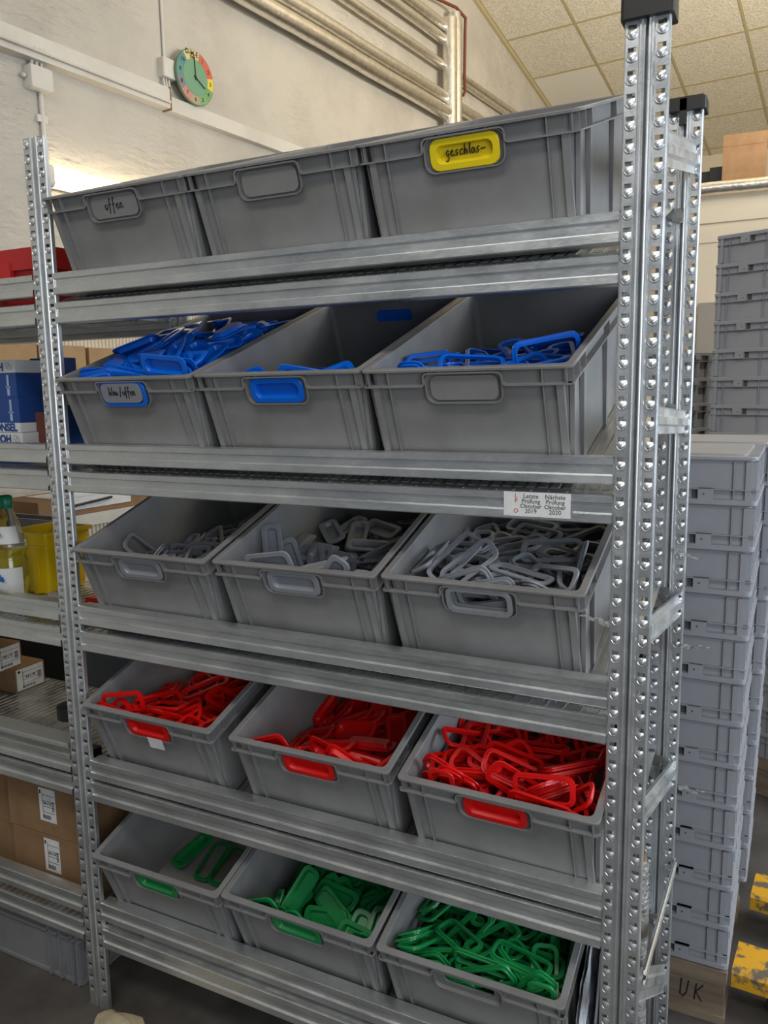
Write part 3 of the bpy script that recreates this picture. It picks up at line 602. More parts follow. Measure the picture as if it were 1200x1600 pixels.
# heaps inside the bins
PILES = json.loads('''{"B1":[[90,57,164,1,0,76,-65],[232,159,172,7,-67,-74,-2],[301,56,142,99,8,4,-7],[83,211,165,62,12,3,-77],[187,254,196,71,14,-2,-69],[266,178,179,5,-19,6,-98],[57,429,173,77,11,-4,-63],[169,430,195,92,-6,-6,-37],[298,350,182,50,-11,13,-85],[25,45,188,71,0,-71,0],[125,25,157,4,-4,71,71],[289,63,155,0,4,-8,100],[78,124,154,43,4,-17,89],[161,114,167,13,-93,31,12],[348,149,150,74,9,2,66],[46,325,168,70,11,-1,-71],[102,338,197,99,6,-3,9],[322,300,178,44,-12,20,-87],[94,37,154,5,4,74,-67],[221,38,191,29,-30,55,73],[318,35,168,75,66,3,-2],[81,90,159,1,12,29,-95],[198,135,181,69,6,-3,72],[355,149,159,71,-1,9,-70],[53,333,181,75,11,-2,-66],[174,265,206,96,11,-8,-26],[355,273,168,71,-4,22,-67],[94,45,179,21,-20,62,73],[186,43,200,63,-46,-42,-47],[317,25,195,4,4,-71,71],[52,103,188,65,-13,2,75],[205,65,202,63,77,8,-9],[318,95,168,100,7,3,4],[45,244,176,69,14,0,-71],[159,218,204,81,1,-14,56],[320,232,179,2,-10,13,-99],[108,25,205,5,-5,71,71],[209,55,201,9,-10,-63,-77],[327,43,215,54,-42,46,57],[51,122,194,74,-2,-13,-66],[95,116,203,10,-47,-86,18],[355,133,185,71,5,10,-70],[127,192,182,13,-31,94,5],[333,251,204,1,-68,-73,1],[317,217,187,93,15,6,32],[83,25,266,71,71,4,-4],[209,25,283,71,71,5,-5],[319,64,221,63,77,-2,-5],[290,113,193,91,23,-3,-34],[194,115,196,17,-8,-13,97],[275,109,199,57,3,-23,79],[82,208,200,94,-23,-15,19],[270,77,232,7,1,63,77],[315,169,186,21,13,-9,96],[187,44,257,10,-8,-62,-78],[93,74,222,98,2,-5,18],[277,55,235,12,6,-77,62],[317,97,213,6,-5,-19,98]],"B2":[[106,67,97,20,1,9,98],[220,88,95,100,0,1,-9],[314,84,96,78,-9,-3,-62],[88,243,72,91,-6,5,41],[196,263,68,50,-4,6,86],[347,185,88,0,66,75,-5],[112,408,40,39,-7,2,92],[148,350,68,7,6,16,98],[250,411,42,5,100,-1,-1],[131,80,104,71,-6,11,69],[219,57,106,10,1,3,99],[315,61,114,14,1,3,99],[102,177,84,94,-4,10,31],[136,217,83,38,5,9,92],[310,234,71,1,-16,98,-6],[79,384,50,89,-3,-7,-45],[161,435,46,65,-9,17,74],[260,271,76,41,-15,1,90],[85,96,117,98,6,-4,19],[176,69,129,3,-22,97,-4],[216,68,122,3,-22,97,-4],[130,192,102,95,0,-2,30],[206,145,92,3,7,6,100],[273,186,94,98,-7,14,-12],[47,292,67,6,70,-70,17],[145,298,73,99,-8,0,-10],[320,301,57,8,100,0,-3],[80,54,134,79,-57,-23,6],[278,76,140,91,24,0,34],[259,25,152,70,70,6,-6],[66,153,108,83,5,-3,-56],[218,155,100,79,-2,10,61],[316,107,112,24,93,-28,0],[153,244,89,95,-4,4,-31]],"B3":[[111,106,113,88,3,-5,48],[208,70,122,100,5,-4,2],[292,87,137,69,4,-1,72],[86,232,112,100,4,-4,7],[154,217,123,17,1,7,-98],[186,210,134,68,1,-10,73],[93,427,118,98,7,-3,-20],[171,424,133,90,7,-1,-43],[273,377,143,2,3,6,-100],[83,46,116,99,12,2,0],[204,46,129,100,6,-3,0],[281,46,143,3,-100,0,2],[46,156,110,71,2,-7,70],[203,171,139,7,-5,-8,99],[262,157,153,70,4,3,-71],[102,346,128,12,80,-56,-15],[159,316,129,63,-2,-8,78],[261,403,153,1,5,-5,-100],[89,40,144,11,-23,42,87],[190,83,138,69,-5,-9,-71],[315,63,150,99,-9,6,-4],[102,132,128,7,12,3,-99],[197,158,149,75,0,-6,66],[332,155,148,59,-4,8,-80],[70,325,120,84,3,-10,53],[198,336,145,89,7,8,-44],[300,310,145,59,1,-9,80],[93,53,172,58,-37,-38,-62],[263,34,205,55,56,-44,44],[326,93,164,51,-3,3,-86],[80,133,132,90,8,-9,-41],[219,112,157,98,3,-5,17],[347,109,154,66,-3,4,-75],[57,240,146,67,55,37,34],[240,209,138,72,7,4,-69],[259,261,140,61,14,2,-78],[83,67,164,78,-49,-19,-33],[233,25,183,1,1,71,-71],[318,40,211,47,42,50,-59],[88,129,146,97,-3,-5,24],[201,97,163,53,-2,-5,84],[280,117,178,81,28,17,49],[83,221,133,86,-14,1,50],[132,214,156,8,-14,15,97],[301,246,152,0,-5,9,-100],[93,99,167,99,5,-13,-7],[188,32,213,62,-52,-41,-41],[318,24,225,65,-65,28,28],[107,136,159,42,-2,-3,91],[147,138,171,94,3,-3,-35],[312,77,174,98,0,5,-19],[50,200,166,34,-42,53,-65],[253,188,165,99,5,0,-10],[354,190,166,70,-12,1,-71],[82,103,174,5,-99,1,-13],[201,44,201,20,15,73,-64],[24,46,199,71,0,71,0],[90,116,186,98,-16,-7,-3],[185,51,206,22,-14,-65,-71],[313,81,189,9,18,-98,1],[221,140,180,6,98,19,-5],[185,96,195,11,10,-95,-27],[322,125,210,69,-68,-18,16],[82,42,231,31,23,80,-45]],"C1":[[71,116,48,42,-21,-37,80],[186,85,75,74,10,-2,-66],[219,116,93,34,3,-8,94],[85,252,42,85,19,-33,-37],[219,235,82,81,-2,-7,58],[292,230,99,67,7,-5,-74],[151,354,78,2,-13,0,99],[210,453,92,7,-66,74,-7],[325,373,113,86,0,-10,50],[70,88,45,46,-19,-33,80],[120,53,103,6,92,-3,-39],[257,57,93,100,8,-2,1],[74,167,36,44,-20,-13,87],[106,143,68,29,22,5,-93],[293,194,108,9,9,99,2],[45,303,24,67,27,-24,-65],[158,319,88,44,-7,-15,88],[261,293,103,84,6,-10,-53],[78,46,46,6,31,19,-93],[187,79,100,97,3,-7,-24],[303,114,117,23,0,15,-96],[71,191,46,47,-19,-16,84],[151,100,105,63,-5,-6,77],[311,183,120,30,9,-2,-95],[83,307,59,67,30,-24,-64],[155,250,82,74,-1,-17,65],[237,247,107,58,9,-7,-81],[72,24,121,37,37,-61,61],[163,24,131,67,-67,21,21],[288,65,115,99,12,8,-6],[116,125,119,85,-19,-42,27],[162,96,115,33,-7,-4,94],[312,153,117,93,33,-3,18],[71,281,58,7,-93,6,-36],[167,208,91,65,-6,-24,72],[220,214,121,100,4,2,7],[46,24,251,50,50,50,-50],[313,66,125,96,20,3,17],[299,55,131,0,-2,20,98],[54,72,94,81,-5,-59,-5],[201,159,109,89,3,4,-46],[247,137,137,56,7,5,83],[103,249,87,61,21,-1,-76],[146,223,97,99,11,7,2],[219,167,124,36,1,11,-93],[46,36,78,54,-46,-54,-46],[24,64,89,0,-71,0,-71],[278,47,154,38,-22,-58,-68],[72,118,118,60,-6,48,64],[148,95,124,61,12,-2,-78],[280,80,148,4,-6,99,10],[52,171,121,14,-53,12,-83],[115,186,108,22,-7,-2,-97],[301,150,145,1,-87,-50,-3],[98,24,247,50,-50,-50,-50],[236,24,189,63,63,-33,33],[312,24,136,13,13,-70,70],[82,84,153,89,-22,-1,-40],[183,63,141,5,-12,-12,98],[336,24,223,42,42,57,-57]],"C2":[[87,58,96,100,5,-1,-5],[194,89,97,96,6,2,-28],[307,87,97,98,1,-1,-21],[102,201,94,85,-5,0,52],[200,238,96,44,-2,-1,90],[279,280,95,95,4,3,32],[103,403,99,85,1,-5,52],[202,409,101,97,10,-4,-21],[331,303,107,84,-10,2,-53],[146,52,126,13,18,-69,-69],[255,45,109,97,21,-10,2],[283,80,119,58,8,-21,78],[73,197,103,87,-5,0,48],[202,149,97,97,3,0,-22],[321,135,108,65,-1,-1,76],[85,288,97,1,99,-14,4],[158,363,102,79,3,8,-60],[217,323,101,99,1,9,15],[61,81,109,72,-8,-7,-68],[201,35,127,7,-7,70,70],[354,25,149,51,-51,49,49],[81,154,134,87,47,11,2],[207,155,111,97,3,3,23],[316,116,118,99,1,-1,-11],[79,372,105,91,5,-1,-41],[150,244,111,2,4,0,100],[315,259,101,98,2,4,-17],[98,85,135,94,-14,-16,-27],[173,25,126,71,-71,-2,-2],[355,35,150,50,50,50,-50],[102,150,139,76,35,33,-43],[225,146,121,72,2,12,-69],[327,115,128,87,1,-1,-49],[59,249,109,78,-4,0,62],[158,206,116,98,16,1,12],[315,219,105,98,16,2,-16],[78,51,148,98,-2,-21,2],[201,54,147,29,-7,-53,-79],[282,25,190,32,32,63,-63],[57,149,172,52,36,-34,70],[200,136,139,95,23,-9,-20],[315,104,144,96,13,2,24],[53,261,118,4,65,75,-1],[118,188,124,19,-98,-5,3],[82,234,132,100,-4,-1,5],[77,45,159,0,-21,0,98],[243,57,203,4,12,-8,-99],[217,25,253,63,63,32,-32],[156,105,131,28,-94,-6,-19],[174,133,145,54,3,-34,77],[317,74,147,6,-5,13,-99],[117,194,138,13,-1,19,-97],[256,280,118,52,11,-21,-82],[319,191,128,44,90,5,6],[45,25,222,50,-50,-50,-50],[134,25,214,6,6,70,-70],[355,115,161,71,4,1,71],[86,78,173,58,-31,24,71],[187,79,164,93,-28,3,-22],[316,43,156,24,-15,-69,-67]],"C3":[[62,83,97,70,12,-10,-70],[165,65,109,99,-6,-2,16],[298,75,123,98,2,-6,-16],[101,219,111,26,3,-5,96],[185,279,118,2,-5,-1,100],[147,212,120,95,9,1,-31],[86,385,110,50,-6,-3,86],[179,419,122,16,-4,-8,98],[203,373,128,5,19,97,12],[46,83,101,70,-10,-11,70],[191,80,134,5,7,99,11],[294,46,131,2,11,15,-98],[84,192,116,96,26,-9,-6],[191,133,117,20,0,8,-98],[317,225,128,80,0,-4,-59],[24,359,85,53,-47,-53,47],[106,318,121,87,0,-4,50],[137,308,131,19,-1,5,-98],[83,46,124,99,11,-5,1],[169,64,156,28,8,-51,81],[247,24,146,70,70,-9,9],[85,170,114,95,30,-8,-9],[211,172,131,27,1,-4,96],[304,171,135,67,-10,-17,71],[51,235,134,4,68,74,3],[196,285,135,89,9,-3,45],[315,344,137,33,3,9,-94],[232,78,165,70,-19,13,68],[180,62,150,7,-6,9,99],[354,33,210,50,50,-50,50],[65,98,115,64,-5,-1,77],[173,118,130,55,9,7,-83],[287,135,143,71,1,4,71],[102,285,140,2,-78,63,3],[201,253,162,98,-3,-17,-11],[257,166,161,15,-8,-10,-98],[85,24,151,4,-4,71,71],[145,74,159,98,-9,-15,-7],[319,24,205,29,29,-64,64],[321,64,175,84,-33,26,35],[186,122,155,98,-18,0,-6],[376,127,186,1,-71,-1,71],[87,229,166,7,99,-9,6],[189,216,141,13,-3,-9,-99],[306,263,138,9,2,4,99],[87,34,155,71,-70,-7,-8],[208,25,190,9,-9,70,70],[265,49,238,28,-19,79,51],[59,87,152,72,-26,11,63],[217,106,173,84,-11,13,52],[273,138,172,14,-30,-94,-5],[74,191,145,53,1,-1,85],[216,204,154,96,4,4,28],[315,221,155,94,-5,7,32],[139,25,226,70,-70,-9,-9],[163,39,200,72,-66,-12,-17],[266,69,232,48,-87,0,-8],[68,139,165,17,-33,-43,82],[166,117,177,94,-19,-12,-24],[319,86,197,92,29,-20,-19],[90,212,154,94,1,0,33],[121,178,168,42,-8,3,90],[341,257,157,78,-3,8,62],[46,24,238,50,-50,50,50],[139,25,279,9,9,70,-70],[214,43,258,66,-62,27,33],[46,83,167,67,-21,-21,-67],[152,94,208,88,30,-16,33],[259,88,201,10,6,14,98],[341,124,170,60,12,33,72],[312,215,171,1,-20,-98,-2],[286,204,188,97,23,-3,3],[125,57,227,31,1,95,2],[112,118,205,84,27,-13,45],[167,67,221,23,19,44,-84],[312,107,212,40,85,-31,11],[45,144,187,67,-22,-16,69],[138,147,183,25,-7,5,97],[353,140,183,54,-38,73,-19],[234,25,302,61,-61,35,35],[277,34,265,23,-23,67,67]],"D1":[[87,51,78,4,2,0,-100],[224,96,97,99,0,-12,7],[309,72,108,23,-11,-4,97],[71,255,61,6,-36,-5,93],[191,216,101,58,1,7,-81],[286,211,108,78,-2,-6,62],[40,387,32,63,33,-29,-64],[226,430,115,84,0,-10,53],[302,443,120,98,8,-8,-15],[68,69,107,72,-41,11,55],[177,83,96,70,16,-5,-69],[303,54,115,7,12,1,-99],[94,202,88,52,35,-14,-77],[217,185,105,67,7,-3,74],[268,137,117,71,-8,-6,70],[142,333,98,53,5,7,-85],[224,387,120,55,5,13,-82],[312,368,123,98,8,-6,19],[88,110,91,4,15,-32,-94],[197,54,108,99,8,-6,-6],[280,46,128,100,7,-6,0],[55,160,79,75,7,-13,-64],[179,149,114,85,4,-7,-51],[231,140,117,66,13,-14,-73],[63,309,65,5,-42,-12,90],[237,330,123,80,1,-18,57],[288,322,120,22,-3,-15,96],[82,68,128,91,-39,-11,4],[179,24,133,69,-69,-14,-14],[275,52,140,11,-99,4,-5],[83,122,106,98,-15,-14,-2],[191,141,125,36,-8,-3,93],[300,113,129,4,-13,0,-99],[42,219,42,63,33,-18,-68],[289,284,127,93,8,-6,35],[297,188,127,9,99,-4,-8],[100,47,156,30,-29,-74,-52],[231,82,156,25,13,13,-95],[240,64,162,9,-3,-13,-99],[80,115,117,88,-20,-6,42],[206,108,148,28,15,8,-94],[317,134,132,99,-7,14,-5],[46,195,95,71,-1,-25,-66],[166,257,118,26,-4,2,96],[314,236,132,93,5,6,36],[86,25,183,6,-6,-70,-70],[248,24,198,22,22,-67,67],[320,57,160,97,-3,22,2],[46,119,115,66,-25,1,71],[87,92,147,4,14,-98,15],[354,194,146,70,12,17,69],[73,210,109,51,-6,17,84],[168,216,129,48,2,-4,-88],[306,198,141,3,-10,6,-99],[121,24,229,70,70,6,-6],[194,57,177,99,-12,4,2],[314,25,213,67,67,22,-22],[141,111,165,45,-28,17,-83],[168,112,165,98,-17,-9,-6],[348,89,153,67,-29,0,-69],[95,206,126,41,-23,-1,88],[194,225,140,90,-4,-2,43],[304,181,149,99,5,11,-6],[112,36,225,43,-48,56,52],[217,46,221,66,-53,-26,-47],[314,24,278,22,-22,-67,-67],[92,50,207,0,11,-78,-61],[184,83,203,58,-26,-35,-69],[354,90,160,71,-1,29,65],[83,161,142,93,-11,-17,29]],"D2":[[119,45,56,1,18,5,-98],[215,83,76,69,2,3,-72],[278,45,83,100,0,2,0],[63,188,25,64,-17,-21,72],[209,206,82,8,46,88,10],[303,221,88,31,0,4,-95],[81,372,48,94,0,-33,3],[211,371,88,82,5,-4,57],[322,393,94,49,0,4,-87],[81,45,60,97,17,-19,3],[146,86,79,89,5,-17,-42],[309,25,111,2,2,-71,71],[45,129,23,67,21,-10,-70],[177,182,82,92,0,-13,37],[349,129,88,8,-67,74,-2],[25,336,32,50,50,-50,-50],[206,326,93,48,4,-5,87],[295,299,97,89,7,0,46],[85,25,88,69,-69,-14,-14],[211,55,108,1,-8,-17,-98],[320,55,112,6,0,-100,0],[72,123,61,79,38,10,47],[85,35,92,69,-69,-14,-14],[356,278,118,46,-36,-64,50],[83,298,48,25,33,-4,-91],[188,256,96,97,-9,-20,13],[291,238,101,52,5,-3,85],[123,60,127,2,14,-32,-94],[208,25,140,63,-63,-32,-32],[291,25,189,68,-68,20,20],[87,101,76,40,9,-14,-90],[213,130,94,70,6,-5,71],[300,91,92,40,-5,2,92],[58,250,40,66,-16,-21,70],[146,265,87,10,20,-8,-97],[264,121,115,29,95,4,-6],[82,71,116,94,-31,-15,-1],[263,56,144,93,35,6,1],[316,25,232,68,68,20,-20],[95,84,92,16,12,-11,-97],[220,99,107,99,-8,4,-13],[315,86,120,0,-5,-29,-95],[79,208,75,97,3,-24,-9],[190,216,106,2,-13,-17,98],[345,166,105,67,0,-8,74],[96,25,147,69,-69,-14,-14],[194,94,141,11,-6,-64,76],[313,35,153,6,6,-70,70],[77,201,59,0,22,1,-98],[317,45,161,70,-70,6,6],[315,119,122,15,0,30,94],[44,157,76,67,-22,-14,69],[129,142,98,93,-26,-13,24],[262,162,121,15,99,4,2],[85,25,197,69,69,-14,14],[202,25,217,32,-32,63,63],[316,25,292,20,20,-68,68],[72,93,119,83,-27,1,50],[180,132,131,99,-9,-13,-4],[352,120,138,72,-12,12,68]],"D3":[[88,73,97,98,8,-4,20],[176,104,103,85,1,1,-52],[294,85,108,75,0,-3,66],[120,204,110,5,7,100,1],[229,197,108,93,4,-3,-38],[318,172,115,14,88,-45,-5],[92,432,109,58,5,3,-81],[201,405,113,53,-3,-6,85],[306,383,118,52,-5,-2,85],[99,47,102,0,2,12,-99],[197,89,117,64,3,9,-76],[302,51,116,4,-2,-3,100],[46,204,93,3,71,71,4],[202,159,115,83,1,-3,55],[376,113,140,48,52,48,52],[24,313,110,42,-57,-42,57],[85,360,110,9,34,92,18],[55,267,107,71,1,-12,-70],[89,88,127,68,15,-11,71],[179,88,127,86,5,7,-50],[316,37,155,74,-57,-24,-26],[88,122,109,25,93,25,13],[249,139,129,1,-96,26,7],[334,150,141,46,19,58,65],[67,258,119,70,-8,3,-71],[166,294,110,94,3,-6,33],[261,314,117,49,2,-8,87],[95,46,120,1,3,-18,98],[157,89,138,33,0,9,-94],[248,45,145,9,-4,-62,-78],[90,138,120,95,-14,-10,24],[230,147,146,94,5,11,32],[305,125,141,47,8,-8,87],[92,260,124,100,-3,8,-1],[193,289,121,58,0,-6,82],[258,284,122,85,9,4,-52],[85,24,182,48,48,52,-52],[158,34,189,34,-45,56,61],[201,24,154,67,67,24,-24],[85,157,124,31,10,-15,-94],[214,93,178,13,34,-55,75],[334,71,185,3,-41,-11,91],[106,255,131,93,0,9,36],[216,241,143,4,1,97,-23],[317,254,123,36,-10,10,-92],[89,36,160,8,2,71,-70],[225,33,263,70,70,11,-11],[289,24,200,26,-26,66,66],[95,127,156,8,-90,-41,11],[189,53,188,52,38,61,-46],[282,91,165,17,21,-41,-87],[81,306,132,78,-10,-10,-61],[162,208,134,1,4,-24,-97],[337,213,135,65,4,6,76],[77,44,185,70,-55,-33,-32],[209,24,266,40,40,58,-58],[280,38,191,64,76,7,-6],[85,63,168,0,-7,-76,64],[191,69,203,28,-4,-76,-59],[269,85,176,88,-39,-25,10],[82,211,162,77,-1,-9,-63],[192,221,141,97,-24,-2,7],[357,204,139,63,37,37,57],[87,68,190,16,-20,-61,-75],[315,33,284,67,-67,23,23],[317,24,287,1,1,-71,71],[86,117,168,97,7,14,18],[186,76,204,29,-6,-76,-59],[283,106,186,70,-43,-2,57],[76,189,174,89,-1,29,34],[163,164,166,42,-6,10,-90],[186,160,170,4,10,-6,99],[116,113,192,9,-99,-9,1],[132,100,178,92,33,13,-19],[92,24,270,2,-2,-71,-71],[282,60,214,8,-3,88,47],[303,167,181,34,86,39,3],[351,66,266,23,-69,-53,-43],[163,134,178,4,7,-18,98],[200,114,186,22,-94,-2,26],[298,147,182,34,5,-34,-88]],"E2":[[75,79,39,90,-6,-25,35],[192,96,77,8,-93,35,-8],[319,92,77,2,-92,40,2],[65,240,34,51,-22,-14,82],[185,185,81,99,2,9,12],[298,246,78,60,2,5,-80],[45,436,16,69,-13,-16,69],[164,396,71,26,0,9,-96],[336,422,76,4,-74,67,-3],[44,80,33,68,20,-18,-68],[241,103,72,91,-2,-2,-41],[294,82,103,72,21,-11,65],[80,168,52,97,11,-20,-11],[217,181,86,34,8,3,94],[308,176,81,31,3,-4,95],[44,316,33,18,-68,68,-19],[192,363,75,95,6,-1,29],[310,341,80,99,6,-5,11],[114,35,86,2,-2,71,71],[216,127,108,31,-92,26,1],[315,25,104,5,5,-71,71],[44,100,46,68,20,-18,-68],[192,165,99,38,2,-17,91],[305,111,94,26,-1,-13,96],[101,289,62,88,-9,-3,-46],[147,275,86,4,-29,89,-34],[296,334,89,14,-3,-7,99],[136,25,99,17,-17,69,69],[145,45,87,71,71,0,0],[354,35,138,50,50,-50,50],[103,115,71,78,18,-17,-58],[238,55,118,18,-1,62,77],[317,231,86,95,4,3,-31],[74,226,58,6,-27,-13,95],[231,254,88,11,97,-3,20],[309,299,96,31,-2,-6,95],[85,25,128,69,69,-17,17],[152,54,124,31,-29,-62,-66],[311,74,118,97,23,-3,-8],[100,112,89,17,-45,87,8],[201,102,102,95,29,-9,4],[344,96,114,69,11,22,-68],[51,229,61,71,21,-11,-66],[206,265,94,17,97,0,15],[316,195,93,96,5,0,29],[85,25,185,17,17,69,-69],[203,25,156,62,62,34,-34],[317,25,155,5,-5,-71,-71],[59,113,99,86,23,-44,-13],[123,129,132,20,61,-61,-46],[375,130,102,55,-44,55,-44],[76,170,79,91,-8,-26,32],[201,163,110,98,16,-4,-8],[328,196,103,86,5,-1,50],[83,55,100,1,20,-68,-70],[216,25,228,64,64,30,-30]],"E3":[[93,71,99,99,4,5,16],[204,101,108,80,-6,-13,58],[253,84,103,71,5,0,71],[106,192,97,56,6,8,82],[195,228,98,89,1,-4,45],[262,220,110,10,-52,84,-14],[75,395,100,86,1,-10,51],[266,330,114,2,-89,-44,-8],[315,416,101,33,1,1,-95],[94,33,126,70,70,7,-7],[178,83,109,70,12,-8,-70],[298,55,107,7,-3,4,-100],[80,193,105,79,15,-17,-56],[197,211,107,47,4,1,-88],[305,177,97,100,-1,3,3],[47,342,99,71,-2,-9,70],[136,344,103,48,6,-8,87],[258,353,106,77,0,-8,63],[151,24,130,10,10,70,-70],[262,76,123,99,9,4,-8],[316,46,120,1,7,-19,98],[58,154,102,61,-17,-18,75],[174,136,120,2,10,-5,-99],[310,126,104,64,6,-2,77],[114,292,106,39,3,-3,92],[165,290,127,20,23,18,-94],[372,293,118,50,-46,-54,49],[87,24,166,10,10,70,-70],[192,55,140,0,100,0,-8],[354,24,179,50,50,50,-50],[329,164,112,79,-10,12,-60],[321,150,123,13,-79,60,3],[317,96,135,99,2,10,1],[117,260,113,89,12,0,-45],[238,226,119,45,4,1,-89],[338,270,98,5,-71,-70,-2],[87,42,160,18,-18,68,68],[265,24,199,66,-66,-26,-26],[309,59,140,97,21,9,-1],[121,64,112,100,3,-1,0],[136,114,134,94,19,-3,-26],[289,143,128,10,-87,-47,-9],[86,234,129,22,-16,6,96],[105,180,129,2,2,100,-8],[44,209,148,70,6,-33,-63],[87,24,220,10,10,70,-70],[188,24,249,28,-28,-65,-65],[309,25,284,9,-9,-70,-70],[79,86,133,30,-27,3,92],[209,80,147,97,4,9,22],[309,112,147,99,-8,8,2],[73,231,135,51,7,-15,-84],[199,179,130,3,-72,69,-10],[322,238,120,39,17,18,89],[87,25,291,68,-68,-20,-20],[236,33,197,18,-18,68,68],[321,37,185,25,-36,66,61],[45,110,119,66,-25,-11,70],[221,64,167,0,1,2,-100],[334,90,160,60,20,-11,76],[149,211,134,15,94,-30,6],[224,135,155,17,-9,14,97],[367,226,134,48,45,55,51],[86,83,159,8,-11,95,-28],[244,47,209,72,-62,-21,-24],[149,139,160,42,18,12,-88],[212,59,191,75,-65,4,5],[293,86,188,5,-32,-94,8],[172,219,160,71,-5,-3,71],[225,204,147,96,-15,2,-22],[353,158,164,70,2,-17,69],[70,72,181,69,-33,14,63],[288,88,197,6,99,-4,-7],[51,86,174,67,-10,-41,-61],[45,102,169,70,-12,-41,-58],[143,108,180,9,95,-27,10],[68,189,154,56,7,-22,-79],[211,131,171,45,-2,-7,-89],[307,110,173,4,-7,-6,-99]]}''')
HEAP = {  # colour, kind, dz, bulk front, bulk back, xslope, x0
 'B1': ('blue', 'closed', .040, .13, .19, .08, 0, .05), 'B2': ('blue', 'closed', .045, .10, .0, 0, 0, 0), 'B3': ('blue', 'ring', .0, .10, .12, .12, 0, 0),
 'C1': ('grey_insert', 'ring', .0, .05, .08, .2, .1, 0), 'C2': ('grey_insert', 'closed', .0, .075, .08, 0, 0, 0), 'C3': ('grey_insert', 'ring', 0, .09, .11, .1, .06, 0),
 'D1': ('red', 'ring', 0, .07, .10, .1, .1, 0), 'D2': ('red', 'closed', .0, .05, .08, .08, .12, 0), 'D3': ('red', 'ring', 0, .08, .10, .06, .05, 0),
 'E2': ('green', 'closed', 0, .05, .05, .05, .1, 0), 'E3': ('green', 'ring', 0, .08, .08, 0, .04, 0),
}
WHERE = {'B1': ('lying in the heaped left bin of the second shelf', 'blue'), 'B2': ('lying low in the half-empty middle bin of the second shelf', 'blue'),
 'B3': ('lying in the right-hand bin of the second shelf', 'blue'), 'C1': ('lying in the left bin of the third shelf', 'dark grey'),
 'C2': ('lying in the middle bin of the third shelf', 'grey'), 'C3': ('lying in the right-hand bin of the third shelf', 'grey'),
 'D1': ('lying in the left bin of the fourth shelf', 'red'), 'D2': ('lying in the middle bin of the fourth shelf', 'red'),
 'D3': ('lying in the right-hand bin of the fourth shelf', 'red'), 'E2': ('lying in the middle bin of the bottom shelf', 'green'),
 'E3': ('lying in the right-hand bin of the bottom shelf', 'green')}
for bi, (key, (col, kind, dz, hf, hb, xs, x0, bump)) in enumerate(HEAP.items()):
    be = BINOBJ[key]; T0 = be.matrix_world.copy() if False else Matrix.Translation(be.location) @ be.matrix_basis.to_3x3().to_4x4()
    me = INS[col, kind]; noun = 'solid handle insert' if kind == 'closed' else 'open handle ring'
    wh, cn = WHERE[key]
    nm = cn.replace('dark ', '')+('_handle_insert' if kind == 'closed' else '_handle_ring')
    grp = '%s pieces in the bin: %s' % (cn, wh)
    mv = [v.co*SCL for v in me.vertices][::2]
    zz = sorted(r[2] for r in PILES[key]); zlow = zz[len(zz)//7]
    for r in PILES[key]:
        loc = Vector((r[0]/1000*SCL, r[1]/1000*SCL, r[2]/1000*SCL+dz)); q = Quaternion([v/100 for v in r[3:]]); q.normalize()
        if kind == 'ring' and loc.y > .44 and r[2] < zlow+12: continue
        lim = BH+.006+(.25*max(0, loc.y-.06)+.16*(loc.x-.14) if key == 'B1' else 0)
        if key == 'B1' and loc.z > lim-.01: loc.z = lim-.012-.03*((r[0]*7+r[1]) % 10)/10
        m3 = q.to_matrix(); pts = [loc+m3 @ v for v in mv]
        if max(p.z for p in pts) > lim+.02 or loc.z > lim: continue
        ins_ = .021 if min(p.z for p in pts) < BH else .0
        sh = Vector((max(0, ins_-min(p.x for p in pts))-max(0, max(p.x for p in pts)-(BW-ins_)), max(0, ins_-min(p.y for p in pts))-max(0, max(p.y for p in pts)-(BD-ins_)), max(0, .008-min(p.z for p in pts))))
        pts = [p+sh for p in pts]
        if min(p.x for p in pts) < ins_-.002 or max(p.x for p in pts) > BW-ins_+.002: continue
        loc = loc+sh
        o = bpy.data.objects.new(nm, me); COL.objects.link(o)
        o.matrix_world = T0 @ Matrix.Translation(loc) @ m3.to_4x4() @ Matrix.Scale(SCL, 4)
        tag(o, '%s %s %s' % (cn, noun, wh), 'handle insert' if kind == 'closed' else 'handle ring', grp)
    # buried rest of the heap
    rnd = random.Random(50+bi); b = MB(); src = me; vs0 = [v.co.copy() for v in src.vertices]; fs0 = [tuple(p.vertices) for p in src.polygons]
    cnt = 0; tries = 0
    while cnt < 46 and tries < 900:
        tries += 1
        x = rnd.uniform(.075, BW-.075); y = rnd.uniform(.08, BD-.08)
        top = hf+(hb-hf)*y/.58+xs*(x-.2)-(max(0, x0-x)*1.1)+bump*math.exp(-((x-.2)/.12)**2-((y-.3)/.2)**2)+dz*.6
        if top < .03: continue
        z = rnd.uniform(max(.012, top-.07), top-.008)
        e = Euler((rnd.uniform(-.35, .35), rnd.uniform(-.25, .25), rnd.uniform(0, 6.28))).to_matrix()
        vs = [Vector((x, y, z))+e @ (v*SCL) for v in vs0]
        if min(v.z for v in vs) < .006 or min(v.x for v in vs) < .026 or max(v.x for v in vs) > BW-.026 or min(v.y for v in vs) < .026 or max(v.y for v in vs) > BD-.026: continue
        b.add(vs, fs0); cnt += 1
    o = b.build('buried_inserts', M[col], None, 32); o.matrix_world = T0
    tag(o, 'packed %s pieces beneath the loose ones %s' % (cn, wh), 'plastic pieces', None, 'stuff')

